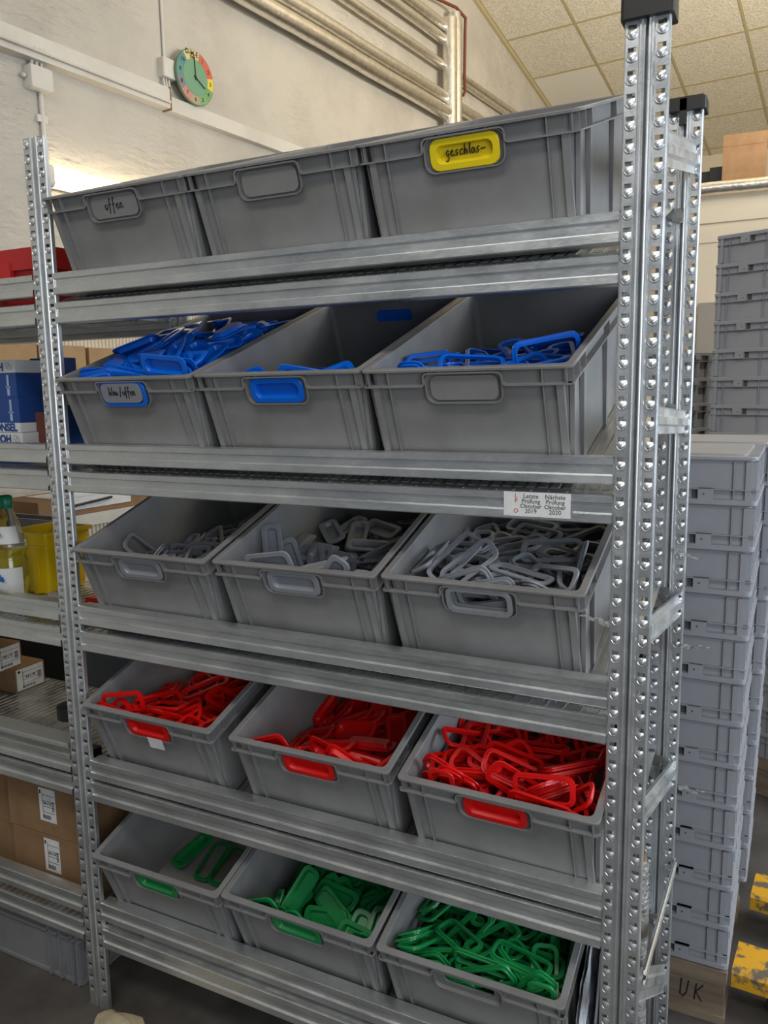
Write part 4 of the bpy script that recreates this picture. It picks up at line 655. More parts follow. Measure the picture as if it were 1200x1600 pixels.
# the few green pieces in the nearly empty bin
T0 = Matrix.Translation(BINOBJ['E1'].location) @ BINOBJ['E1'].matrix_basis.to_3x3().to_4x4()
for kind, x, y, rz, lab in (('closed', .078, .225, 76, 'green solid handle insert lying alone in the nearly empty bin, leftmost piece'),
                            ('ring', .155, .213, 94, 'green open ring lying flat in the nearly empty bin, front piece beside the other rings'),
                            ('ring', .206, .213, 88, 'green open ring in the nearly empty bin, nearest its right wall'),
                            ('ring', .175, .345, 62, 'green open ring in the nearly empty bin, furthest back')):
    z = .0135 if kind == 'closed' else .010
    o = bpy.data.objects.new('handle_insert_piece' if kind == 'closed' else 'handle_ring_piece', INS['green', kind]); COL.objects.link(o)
    q = Matrix.Rotation(R(rz), 4, 'Z') @ (Matrix.Rotation(R(180), 4, 'X') if kind == 'ring' else Matrix.Identity(4))
    o.matrix_world = T0 @ Matrix.Translation((x, y, z+.004)) @ q
    tag(o, lab, 'handle insert' if kind == 'closed' else 'handle ring', 'few green pieces in the left bottom bin')

# ================================================================== RIGHT: CRATES ON PALLET
def crate_mesh(w, d, h, name, mtl):
    b = MB(); cx, cy = w/2, d/2
    def L(ins, z, r=.010): return [(x, y, z) for x, y in rrect(cx, cy, w-2*ins, d-2*ins, max(.002, r), 3)]
    # body with lip at the top; floor foot at the bottom
    b.loft([L(.012, 0), L(.012, .006), L(.013, h-.014), L(.0, h-.013, .012), L(0, h-.002, .012), L(.002, h, .012), L(.012, h), L(.016, .006)], True, True)
    zr = h-.036
    for y0, y1 in ((.001, .014), (d-.014, d-.001)): b.box(.004, w-.004, y0, y1, zr-.001, zr+.001)
    for x0, x1 in ((.001, .014), (w-.014, w-.001)): b.box(x0, x1, .004, d-.004, zr-.001, zr+.001)
    for x in (.05, .185, w/2, w-.185, w-.05):
        b.box(x-.001, x+.001, .003, .014, .004, h-.012); b.box(x-.001, x+.001, d-.014, d-.003, .004, h-.012)
    for x in (.020, w-.020): b.box(x-.006, x+.006, .003, .014, .004, h-.012); b.box(x-.006, x+.006, d-.014, d-.003, .004, h-.012)
    for y in (.016, .085, .15, d-.15, d-.085, d-.016):
        b.box(.003, .014, y-.007, y+.007, .004, h-.012); b.box(w-.014, w-.003, y-.007, y+.007, .004, h-.012)
    # latch blocks; dark pieces paint the shade of holes and recesses
    for x in (.108, w-.108):
        for ya, yb, ys in ((.0005, .012, -.0004), (d-.012, d-.0005, d-.0004+.0008)):
            b.box(x-.017, x+.017, ya, yb, zr-.001, h-.012)
            b.tube([(x+.004, ys, h-.025), (x+.004, ys+.0006, h-.025)], .0022, 8, 1)
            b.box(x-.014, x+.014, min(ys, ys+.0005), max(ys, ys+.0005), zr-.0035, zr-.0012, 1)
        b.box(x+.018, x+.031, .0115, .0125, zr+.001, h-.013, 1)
    for y in (.14, d-.14):
        b.box(-.0004, .002, y-.02, y+.02, h-.013, h-.002); b.box(w-.002, w+.0008, y-.02, y+.02, h-.030, h-.013)
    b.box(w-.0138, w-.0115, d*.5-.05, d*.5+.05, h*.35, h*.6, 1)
    return b.mesh(name, [mtl, M['recess']])
CH_ = .1043
crate = crate_mesh(.575, .385, CH_-.001, 'stacking_crate', M['grey_light'])
def pallet(org, w, d, rz, label, n='pallet'):
    e = empty(n, org, (0, 0, rz), label, 'pallet')
    for y in (0, d/2-.06, d-.12):
        b = MB(); b.box(0, w, y, y+.12, 0, .020); b.build('base_board', M['wood'], e)
        for x in (0, w/2-.07, w-.14):
            b = MB(); b.box(x+.005, x+.136, y+.006, y+.116, .0205, .1045); b.build('block', M['wood'], e)
    b = MB()
    for x in (0, w/2-.07, w-.14): b.box(x, x+.14, 0, d, .105, .124)
    b.build('stringer_board', M['wood'], e)
    for k in range(5):
        y = k*(d-.12)/4; b = MB(); b.box(0, w, y, y+.115, .124, .1425); b.build('deck_board', M['wood'], e)
    return e
pe = pallet((.855, .628, 0), .59, .98, 0, 'worn wooden pallet carrying the tall stack of light grey crates, marked with black letters')
handwriting('UK', .030, M['ink'], pe, (.515, .0045, .045), w=.0016, step=1.3, name='marking')
WORDS = ['topmost', 'second from the top', 'third from the top', 'fourth from the top', 'fifth from the top', 'sixth from the top', 'seventh from the top', 'eighth from the top', 'ninth from the top', 'tenth from the top', 'eleventh from the top', 'bottommost']
def flip_crate(x, y, z, rz=0, zflip=True):
    o = bpy.data.objects.new('stacking_crate', crate); COL.objects.link(o)
    c = Matrix.Translation((x, y, z)) @ Matrix.Rotation(rz, 4, 'Z')
    if zflip: c = c @ Matrix.Translation((.575, 0, CH_)) @ Matrix.Rotation(math.pi, 4, 'Y')
    o.matrix_world = c; return o
for k in range(12):
    z = .1435+k*CH_
    o = flip_crate(.872+.0008*k+random.uniform(-.001, .001), .634+random.uniform(-.001, .001), z)
    tag(o, 'upside-down grey crate in the near stack right of the rack, %s' % WORDS[11-k], 'crate', 'crates in the near stack')
    o = flip_crate(.890+.002*k, 1.040, z)
    tag(o, 'upside-down grey crate in the stack behind the near one, %s' % WORDS[11-k], 'crate', 'crates in the second stack')
# raised base panel on the topmost crate of the near stack = lid
b = MB(); zt = .1435+12*CH_
b.loft([[(x, y, z) for x, y in rrect(.8815+.2875, .634+.1925, .575-d_, .385-d_, .012, 3)] for z, d_ in ((zt, .004), (zt+.006, .004), (zt+.008, .008), (zt+.008, .05), (zt+.012, .054))], True, True)
for k in range(26): b.box(1.435, 1.455, .65+k*.013, .656+k*.013, zt+.008, zt+.011)
o = b.build('crate_lid', M['grey_light'], None); tag(o, 'flat pale grey lid on top of the near crate stack', 'lid')
b = MB()
b.loft([[(x, y, z) for x, y in rrect(.912+.2875, 1.040+.1925, .575-d_, .385-d_, .012, 3)] for z, d_ in ((zt, .004), (zt+.008, .008), (zt+.008, .05), (zt+.012, .054))], True, True)
o = b.build('crate_lid', M['grey_light'], None); tag(o, 'flat pale grey lid on the crate stack behind the near one', 'lid')

# far stacks, turned, upright crates
ROTF = R(-22)
def far_stack(x, y, n, lab, zt_, grp):
    e0 = None
    for k in range(n):
        z = .1435+k*.103
        o = flip_crate(x+random.uniform(-.002, .002), y, z, ROTF, False)
        top = n-1-k
        pos = WORDS[top] if top < 11 else '%s from the bottom' % ['lowest', 'second', 'third', 'fourth', 'fifth', 'sixth', 'seventh', 'eighth'][k] if k < 8 else 'in its lower half'
        tag(o, 'upright grey crate in %s, %s' % (lab, pos), 'crate', grp)
far_stack(1.216, 2.02, 19, 'the tall far stack', 0, 'crates in the tall far stack')
far_stack(.56, 2.34, 15, 'the lower far stack', 0, 'crates in the low far stack')
pallet((1.216+.0, 2.02, 0), .60, .42, ROTF, 'wooden pallet under the tall far crate stack')
pallet((.55, 2.34, 0), .60, .42, ROTF, 'wooden pallet under the lower far crate stack')

# pallet truck forks
e = empty('pallet_truck', (1.47, .92, 0), (0, 0, R(-4)), 'yellow pallet truck with badly worn paint standing right of the crate pallet', 'pallet truck')
for yc in (-.175, .175):
    b = MB(); b.loft([[(x, yc+yy, z) for yy, z in ((-.066, .075), (-.066, .112), (-.058, .120), (.058, .120), (.066, .112), (.066, .075))] for x in (.0, 1.12)], True, True)
    f = b.build('fork', M['yellow_paint'], e)
    b = MB(); b.tube([(.12, yc-.03, .037), (.12, yc+.03, .037)], .037, 16); b.box(.08, .16, yc-.04, yc-.034, .03, .08); b.box(.08, .16, yc+.034, yc+.04, .03, .08)
    b.build('roller', M['black'], f)
b = MB(); b.box(1.10, 1.28, -.26, .26, .07, .24); b.box(1.14, 1.26, -.07, .07, .24, .42); b.build('chassis', M['yellow_paint'], e)
b = MB(); b.tube([(1.22, -.05, .09), (1.22, .05, .09)], .09, 20); b.build('steer_wheel', M['black'], e)
b = MB(); b.tube([(1.2, 0, .4), (1.32, 0, 1.15)], .018, 10); b.tube([(1.32, -.1, 1.15), (1.32, .1, 1.15), (1.34, .09, 1.28), (1.34, -.09, 1.28), (1.32, -.1, 1.15)], .012, 8); b.build('drawbar', M['black'], e)

# cardboard box and foil pipe on the office roof
e = empty('cardboard_box', (1.04, 4.05, 2.65), (0, 0, R(4)), 'tall brown cardboard box with open flap standing on the office roof', 'cardboard box')
b = MB(); b.box(0, .235, 0, .25, .0, .27); b.build('carton', M['card'], e)
b = MB(); b.box(0, .235, -.002, .003, .27, .335); b.build('flap', M['card'], e)
b = MB(); b.box(-.07, 0.0, .06, .12, .10, .19); b.box(-.12, .0, .10, .15, .0, .18)
o = b.build('dark_machine_part', M['black'], None); o.location = (1.03, 4.1, 2.65); tag(o, 'dark part lying left of the tall cardboard box on the office roof', 'machine part')
b = MB(); pts = [(.75+.25*i, 3.93+.004*math.sin(i*3), 2.668+.005*math.sin(i*1.7)) for i in range(15)]
b.tube(pts, .036, 14); o = b.build('insulated_pipe', M['foil'], None, 60); tag(o, 'foil-wrapped pipe lying along the top edge of the cream office wall', 'pipe')

# ================================================================== LEFT WALL FITTINGS
def wempty(name, s, z, label, cat, group=None, out=0.0, kind=None):
    return empty(name, PW+DW*s+NW*out+Vector((0, 0, z)), WALL_ROT, label, cat, group, kind)
def wbuild(b, name, m, label, cat, group=None, kind=None, smooth=None):
    o = b.build(name, m, None, smooth, T=WALL_T); tag(o, label, cat, group, kind); return o

b = MB(); b.box(-4.2, -.19, -.060, 0, 3.052, 3.150); b.box(-4.2, -.19, -.052, 0, 3.150, 3.158)
wbuild(b, 'cable_trunking', M['trunk'], 'wide white cable trunking on the left wall, section left of the clock', 'cable trunking')
b = MB(); b.box(-.185, 2.4, -.045, 0, 3.046, 3.120)
wbuild(b, 'cable_trunking', M['trunk'], 'narrower white trunking continuing right of the clock towards the pipes', 'cable trunking')
b = MB(); b.tube([(-4.2, -.072, 3.085), (-1.0, -.072, 3.085), (-.2, -.070, 3.080)], .007, 8)
wbuild(b, 'wall_cable', M['trunk'], 'thin white cable clipped along the front of the wide trunking', 'cable')
b = MB(); b.box(-.192, -.184, -.0625, 0, 3.045, 3.160)  # brown strip stands in for the dark gap between the sections
wbuild(b, 'trunking_gap', M['card'], 'brown strip painting the dark gap where the two trunking sections meet under the clock', 'trunking gap')

e = wempty('junction_box', -.97, 2.98, 'square white junction box hanging under the trunking above the left post', 'junction box')
b = MB(); b.loft([[(x, y, z) for x, z in rrect(0, 0, .118-d_, .100-d_, .008, 3)] for y, d_ in ((0, 0), (-.048, 0), (-.055, .008))], True, True); b.build('box_body', M['trunk'], e, 30)
b = MB()
for x in (-.03, -.005, .02): b.tube([(x, -.025, .045), (x, -.03, .11), (x, -.06, .125)], .008, 8)
b.build('cable_entry', M['lampbody'], e)
b = MB(); b.tube([(-.065, -.02, -.0), (-.08, -.02, 0)], .010, 8); b.build('gland', M['lampbody'], e)
b = MB(); b.tube([(-.955, -.014, 2.93), (-.955, -.014, 1.2)], .0105, 10); b.box(-.985, -.930, -.02, 0, 2.80, 2.83)
wbuild(b, 'conduit', M['trunk'], 'white conduit running down the wall behind the left post', 'conduit')

e = wempty('junction_box', -.165, 3.262, 'square grey-white junction box tucked behind the left edge of the clock', 'junction box')
b = MB(); b.loft([[(x, y, z) for x, z in rrect(0, 0, .095-d_, .100-d_, .008, 3)] for y, d_ in ((0, 0), (-.040, 0), (-.046, .008))], True, True); b.build('box_body', M['trunk'], e, 30)
b = MB()
for x in (-.03, -.012, .008): b.tube([(x, -.02, -.045), (x-.002, -.025, -.08), (x+.006, -.03, -.115)], .006, 8)
b.build('cable_entry', M['lampbody'], e)
b = MB(); b.tube([(-.172, -.010, 3.31), (-.172, -.010, 5.3)], .0075, 8)
wbuild(b, 'conduit', M['trunk'], 'thin conduit rising up the wall from beside the clock', 'conduit')

# wall clock
ck = wempty('wall_clock', 0.0, 3.26, 'round green wall clock with coloured number segments above the trunking', 'clock', out=.046)
def sector(r1, r2, a0, a1, y, m, name, parent, n=8):
    b = MB(); vo = []; 
    pts = [(r2*math.sin(R(a0+(a1-a0)*k/n)), r2*math.cos(R(a0+(a1-a0)*k/n))) for k in range(n+1)]
    pts += [(r1*math.sin(R(a1+(a0-a1)*k/n)), r1*math.cos(R(a1+(a0-a1)*k/n))) for k in range(n+1)]
    b.loft([[(x, y, z) for x, z in pts], [(x, y-.0012, z) for x, z in pts]], True, True)
    return b.build(name, m, parent)
def cm(n, c): return mat(n, c, .45)
b = MB(); b.loft([[(.143*math.sin(2*math.pi*k/48)*s_, y, .143*math.cos(2*math.pi*k/48)*s_) for k in range(48)] for y, s_ in ((.0, .97), (-.012, 1), (-.018, .985))], True, True)
b.build('clock_case', cm('clock_green_edge', (.13, .22, .12)), ck, 30)
cols = [((-38, 16), (.62, .52, .22)), ((16, 46), (.52, .13, .08)), ((46, 78), (.60, .11, .07)), ((78, 108), (.72, .56, .06)), ((108, 140), (.16, .34, .13)), ((140, 168), (.20, .38, .16)),
        ((168, 198), (.42, .33, .22)), ((198, 232), (.55, .24, .20)), ((232, 262), (.22, .19, .26)), ((262, 292), (.10, .27, .22)), ((292, 322), (.08, .24, .24))]
for i, ((a0, a1), c) in enumerate(cols): sector(.093, .138, a0, a1, -.0182, cm('clock_segment', c), 'dial_segment', ck)
b = MB(); b.loft([[(.092*math.sin(2*math.pi*k/40), y, .092*math.cos(2*math.pi*k/40)) for k in range(40)] for y in (-.018, -.0194)], True, True); b.build('dial_centre', cm('clock_centre_green', (.15, .33, .20)), ck)
for nme, a in (('1', 31), ('2', 62), ('3', 93), ('4', 124), ('5', 154), ('6', 183), ('7', 215), ('8', 247), ('9', 277), ('10', 307)):
    text(nme, .030, M['ink'], ck, (.114*math.sin(R(a)), -.0200, .114*math.cos(R(a))), 'numeral', bold=.0006)
text('D-M-E', .036, M['ink'], ck, (-.022, -.0200, .118), 'lettering', bold=.0009)
text('2000', .018, M['ink'], ck, (-.018, -.0200, .098), 'lettering', bold=.0005)
for a, l, w_ in ((-3, .105, .0028), (121, .078, .0034)):
    b = MB(); b.tube([(-.014*math.sin(R(a)), -.0225, -.014*math.cos(R(a))), (l*math.sin(R(a)), -.0225, l*math.cos(R(a)))], w_, 6); b.build('hand', M['black'], ck)
b = MB(); b.tube([(0, -.019, 0), (0, -.026, 0)], .006, 12); b.build('hub', M['black'], ck)

# lit wall lamp
e = wempty('wall_lamp', -1.02, 2.555, 'lit fluorescent lamp with clear cover on the left wall behind the top bins', 'wall lamp')
b = MB(); b.loft([[(x, y, z) for y, z in rrect(-.017, 0, .034, .085, .012, 3)] for x in (.0, 1.30)], True, True); b.build('lamp_housing', M['lampbody'], e, 40)
b = MB(); b.loft([[(x, y, z) for y, z in rrect(-.060, 0, .050, .098, .022, 4)] for x in (.055, 1.24)], True, True); b.build('diffuser', M['lampglow'], e, 40)
b = MB()
b.loft([[(x, y, z) for y, z in rrect(-.060, 0, .052*k, .100*k, .022*k, 4)] for x, k in ((.0, .7), (.004, .92), (.015, 1.0), (.054, 1.0))], True, True); b.build('end_cap', mat('milky_end_cap', (.75, .70, .60), .25), e, 40)
b = MB(); b.tube([(-.002, -.03, 0), (-.02, -.03, 0)], .012, 10); b.build('cable_gland', M['lampbody'], e)

# foil-wrapped pipes
PG = 'foil-wrapped pipes on the left wall'
def wpipe(z, r, out, s0, s1, label, m='foil', group=PG):
    n = int((s1-s0)/.12); rr = [r*(1+.015*math.sin(i*2.3)+.012*random.uniform(-1, 1)) for i in range(n+1)]
    b = MB(); b.tube([(s0+(s1-s0)*i/n, -out+.001*math.sin(i*.5), z+.0015*math.sin(i*.6)) for i in range(n+1)], rr, 14)
    wbuild(b, 'insulated_pipe', M[m], label, 'pipe', group, smooth=60)
wpipe(3.815, .056, .10, -3.0, 2.92, 'lowest thick foil-wrapped pipe along the left wall')
wpipe(3.935, .050, .085, -3.0, 2.95, 'second lowest foil-wrapped pipe, touching the lowest one')
wpipe(4.190, .036, .07, -3.0, 2.92, 'single thin foil-wrapped pipe in the middle of the pipe rows')
wpipe(4.385, .040, .08, -3.0, 2.92, 'upper foil-wrapped pipe just below the topmost pipe')
wpipe(4.485, .044, .08, -3.0, 3.02, 'topmost foil-wrapped pipe beneath the brown cable')
b = MB(); b.tube([(2.93, -.115, 2.6+.15*i) for i in range(14)], .058, 14); wbuild(b, 'insulated_pipe', M['foil'], 'left one of the two vertical foil-wrapped pipes', 'pipe', PG, smooth=60)
b = MB(); b.tube([(3.07, -.10, 2.6+.152*i) for i in range(14)]+[(3.06, -.09, 4.64)], .052, 14); wbuild(b, 'insulated_pipe', M['foil'], 'right one of the two vertical foil-wrapped pipes', 'pipe', PG, smooth=60)
wpipe(4.225, .022, .05, 3.12, 6.4, 'upper thin pipe running on right of the vertical pipes', 'foil')
wpipe(4.165, .022, .05, 3.12, 6.4, 'lower thin pipe running on right of the vertical pipes', 'foil')
wpipe(3.93, .045, .08, 3.12, 6.4, 'short visible pipe right of the vertical pipes just above the top bin', 'foil')
b = MB(); b.tube([(1.0, -.03, 4.68), (2.45, -.05, 4.62), (2.9, -.10, 4.66), (3.02, -.13, 4.66), (3.17, -.14, 4.63), (3.20, -.12, 4.5), (3.19, -.12, 4.2), (3.2, -.12, 4.06), (3.16, -.12, 4.02)], .013, 8)
wbuild(b, 'brown_cable', M['copper'], 'brown cable running over and down beside the vertical foil pipes', 'cable', smooth=60)

# bench with ribbed front, and ribbed cladding, along the left wall
b = MB(); b.box(-3.2, .6, -.34, -.02, .965, 1.02)
bench = tag(b.build('workbench', M['trunk'], None, T=WALL_T), 'long cream bench with ribbed front along the wall behind the rack', 'bench')
def ribs(s0, s1, z0, z1, out, step=.022):
    b = MB(); pts = []; n = int((s1-s0)/step)
    for i in range(n): u = s0+i*step; pts += [(u, out), (u+step*.6, out), (u+step*.7, out-.006), (u+step*.92, out-.006)]
    b.loft([[(x, -y, z) for x, y in pts] for z in (z0, z1)], closed=False); return b
o = ribs(-3.2, .6, .0, .965, .33).build('ribbed_front', M['ribbed'], bench)
o = ribs(-3.2, 2.6, 1.45, 2.10, .03).build('trim_1', M['ribbed'], None, T=WALL_T); tag(o, kind='structure')
# flat cardboard tray with paper and pen on the bench
b = MB(); b.box(-1.36, -.50, -.33, -.05, 1.022, 1.10)
wbuild(b, 'cardboard_box', M['card'], 'low flat brown cardboard box on the bench behind the left rack bay', 'cardboard box')
b = MB(); b.box(-1.26, -.86, -.335, -.331, 1.045, 1.13); b.box(-1.26, -.86, -.335, -.10, 1.1005, 1.103)
wbuild(b, 'paper_sheet', M['white'], 'white paper sheet hanging over the edge of the flat cardboard box', 'paper')
b = MB(); b.tube([(-1.20, -.345, 1.065), (-1.10, -.345, 1.073), (-.98, -.345, 1.082)], .006, 8)
wbuild(b, 'pen', M['black'], 'black pen in front of the white paper sheet', 'pen')
b = MB(); b.box(-3.0, .3, -.30, 0, 1.60, 1.625)
wbuild(b, 'wall_shelf', M['card_light'], 'brown wall shelf behind the left rack bay carrying cardboard boxes', 'shelf')
for i, (s0, s1, h_) in enumerate(((-1.55, -1.27, .16), (-1.26, -1.02, .15), (-1.0, -.62, .145))):
    b = MB(); b.box(s0, s1, -.28, -.03, 1.626, 1.626+h_)
    wbuild(b, 'cardboard_box', M['card_light'], 'small brown cardboard box on the wall shelf, %s of three in the row' % ['leftmost', 'middle', 'rightmost'][i], 'cardboard box', 'boxes on the wall shelf')

# ================================================================== LEFT RACK BAY CONTENTS
zA, zB, zC, zD, zE = [ZSH[r][0]+.0025 for r in 'ABCDE']
# red stacking box, top shelf
e = empty('red_stacking_box', (-.60, .06, zA), None, 'red plastic stacking box on the top shelf left of the post', 'storage box')
b = MB(); wd_, dp_, hh = .545, .36, .138
b.loft([[(x, y, z) for x, y in rrect(wd_/2, dp_/2, wd_-2*i_, dp_-2*i_, .01, 3)] for z, i_ in ((0, .02), (hh-.05, .014), (hh-.049, .004), (hh, 0), (hh, .008), (hh-.04, .012), (.006, .025))], True, True)
for x in (.12, .25, .38, .50): b.box(x-.006, x+.006, .004, .02, .0, hh-.03)
b.box(.30, .42, .0, .012, hh-.075, hh-.03)
b.build('box_shell', M['redbin'], e)
b = MB(); b.box(.42, .50, .0095, .0105, .042, .075); lb = b.build('paper_label', M['white'], e); text('E1-6', .02, M['ink'], lb, (.46, .0085, .062), 'printing')

# printed blue and white rivet cartons
def carton(x0, y0, z0, w, d, h, label, band, txt, flip=False, logo_left=False, show_rivets=True, band_top=False, extra=False, pos='end'):
    e = empty('rivet_carton', (x0, y0, z0), None, label, 'carton', 'blue and white cartons on the second shelf')
    b = MB(); b.box(0, w, 0, d, 0, h); b.build('carton_body', M['blue_card'], e)
    bz0, bz1 = (h-band, h) if band_top else (0, band)
    b = MB(); b.box(-.0006, w+.0006, -.0006, d*.999, bz0+.0004, bz1-.0004 if band_top else bz1); bb = b.build('white_band', M['white_card'], e)
    m = M['tealpaint']; zc_ = (bz0+bz1)/2
    al, tx = {'end': ('RIGHT', w-.012), 'start': ('LEFT', .046), 'flip_end': ('LEFT', w-.042), 'flip_start': ('RIGHT', .012)}[pos]
    t = text(txt, .027, M['blue_card'], bb, (tx, -.0014, zc_), 'printing', rot=(R(90), R(180) if flip else 0, 0), bold=.0012, align=al)
    lx = w-.022 if not logo_left else .022
    b = MB()
    for (a, c_, a2, c2) in ((-.009, .008, .001, .008), (.001, .008, .001, -.002), (.001, -.002, -.004, -.002), (-.001, .003, .009, .003), (.009, .003, .009, -.008), (.009, -.008, -.001, -.008), (-.009, .008, -.009, -.001), (-.009, -.001, -.001, -.008)):
        b.tube([(lx+a, -.001, zc_+c_), (lx+a2, -.001, zc_+c2)], .0009, 4)
    if pos in ('start', 'flip_end'): b.build('emblem', M['grey_light'], bb)
    if show_rivets:
        b = MB(); r0_, r1_ = (0, h-band) if band_top else (band, h)
        zm = (r0_+r1_)/2; hh_ = (r1_-r0_)*.42
        for x in (.035, .085, w-.03):
            if x > w-.02: continue
            b.box(x-.0035, x+.0035, -.0010, -.0004, zm-hh_*.2, zm+hh_); b.box(x-.008, x+.008, -.0010, -.0004, zm-hh_*.25, zm-hh_*.1); b.box(x-.0045, x+.0045, -.0010, -.0004, zm-hh_, zm-hh_*.3)
        b.build('rivet_picture', mat('pale_blue_print', (.35, .45, .62), .6), e)
    if extra:
        b = MB(); b.box(min(.055, w*.45), w-.004, -.0018, -.0008, h*.35, h-.004); s_ = b.build('price_sticker', M['white'], e)
        b = MB(); b.box(min(.050, w*.45-.005), min(.058, w*.45+.002), -.0022, -.0008, h*.35, h-.004); b.build('red_stripe', M['red'], s_)
carton(-.47, .10, zB, .238, .09, .078, 'bottom blue carton of the front pile with upside-down lettering band', .030, 'HONSEL', flip=True, band_top=True, show_rivets=False, pos='flip_end')
carton(-.475, .10, zB+.0785, .238, .09, .088, 'middle blue carton of the front pile with white band along its foot', .024, 'HONSEL')
carton(-.455, .10, zB+.167, .215, .09, .094, 'blue rivet carton topping the front carton pile, white band on top', .032, 'HONSEL', band_top=True, flip=True, pos='flip_end')
carton(-.300, .21, zB+.075, .105, .05, .095, 'blue rivet carton behind the post, upside-down white band on top', .026, 'HONSEL', flip=True, band_top=True, pos='flip_start')
carton(-.315, .21, zB+.1705, .115, .05, .098, 'blue rivet carton with white and red sticker, topmost of the rear carton pile', .026, 'HONSEL', logo_left=True, extra=True, pos='start')
carton(-.300, .215, zB, .105, .05, .0745, 'blue carton lying at the foot of the rear carton pile', .02, 'HONSEL', show_rivets=False)
b = MB(); b.loft([[(x, y, z) for x, z in [(-.21+.065*math.cos(a), zB+.066+.062*math.sin(a)) for a in [2*math.pi*k/28 for k in range(28)]]] for y in (.148, .164)], True, True)
o = b.build('sanding_disc', [M['sand']], None); o.location = (-.02, 0, 0); tag(o, 'reddish brown sanding disc leaning in front of the rear cartons beside the post', 'sanding disc')
b = MB(); b.box(-.03, .17, 0, .12, 0, .17); o = b.build('black_case', M['black'], None); o.location = (-.235, .33, zB); tag(o, 'dark blue-black case at the back of the second shelf behind the post', 'case')

# bottle
e = empty('detergent_bottle', (-.345, .12, zC), None, 'clear plastic bottle of yellow liquid with green cap on the third shelf', 'bottle')
def lathe(prof, seg=24):
    b = MB(); b.loft([[(r_*math.cos(2*math.pi*k/seg), r_*math.sin(2*math.pi*k/seg), z) for k in range(seg)] for r_, z in prof], True, True); return b
lathe([(.040, 0), (.044, .004), (.044, .115), (.040, .122), (.040, .132), (.044, .140), (.043, .160), (.030, .215), (.017, .250), (.0145, .262)]).build('bottle_body', M['clear'], e, 50)
lathe([(.038, .004), (.0415, .007), (.0415, .114), (.0375, .122), (.0375, .132), (.0412, .140), (.0410, .150)]).build('liquid', M['liquid'], e, 50)
lathe([(.017, .256), (.018, .258), (.018, .286), (.014, .290)]).build('cap', mat('green_cap', (.0, .16, .07), .4), e, 50)
for z0, z1, s, zz in ((.018, .100, .024, .074), (.165, .21, .018, .195)):
    b = MB(); rr_ = (.0447, .0447) if z0 < .1 else (.0425, .032)
    loops = [[(rr_[i]*math.cos(R(a)), rr_[i]*math.sin(R(a)), z) for a in range(200, 361, 8)] for i, z in enumerate((z0, z1))]
    b.loft(loops, closed=False); lb = b.build('front_label', M['white_card'], e)
    text('ala', s, M['tealpaint'], lb, (.014, -.0452 if z0 < .1 else -.042, zz), 'printing', bold=.001)

# yellow bin, grey tray
e = empty('yellow_bin', (-.455, .20, zC), None, 'bright yellow plastic bin on the third shelf left of the post', 'storage box')
b = MB(); wd_, dp_, hh = .155, .165, .175
b.loft([[(x, y, z) for x, y in rrect(wd_/2, dp_/2, wd_-2*i_, dp_-2*i_, .012, 3)] for z, i_ in ((0, .016), (hh-.045, .006), (hh-.044, .0), (hh-.036, 0), (hh-.036, .004), (hh-.010, .002), (hh-.010, -.005), (hh, -.005), (hh, .006), (.006, .022))], True, True)
for x in (.03, .10): b.box(x-.010, x+.010, .004, .018, 0, hh-.045)
b.build('bin_shell', M['yellow2'], e, 40)
e = empty('grey_tray', (-.86, .39, zC), None, 'grey plastic box behind the yellow bin on the third shelf', 'storage box')
b = MB(); b.loft([[(x, y, z) for x, y in rrect(.18, .04, .36-2*i_, .075-2*i_, .012, 3)] for z, i_ in ((0, .012), (.15, .006), (.151, 0), (.170, 0), (.170, .008), (.006, .016))], True, True); b.build('box_shell', M['grey'], e, 40)
b = MB(); b.loft([[(-.16+.05*math.cos(a)*k, .12+.03*math.sin(a)*k, zC+z) for a in [2*math.pi*q/9 for q in range(9)]] for z, k in ((0, 1), (.03, 1.1), (.045, .6))], True, True)
o = b.build('plastic_bag', M['film'], None); tag(o, 'crumpled clear plastic bag on the third shelf at the foot of the yellow bin', 'plastic bag')
b = MB(); b.box(-.19, -.06, .30, .40, zC, zC+.06); o = b.build('black_tool_case', M['black'], None); tag(o, 'black case on the third shelf just behind the left post', 'case')
b = MB(); b.box(-.185, -.065, .31, .39, zC+.061, zC+.10); o = b.build('red_tool_box', M['redbin'], None); tag(o, 'small red box resting on the black case behind the left post', 'box')
b = MB(); b.box(-.13, -.04, .17, .27, zC, zC+.022); o = b.build('red_tray', M['redbin'], None); tag(o, 'flat red tray on the third shelf beside the left post', 'tray')

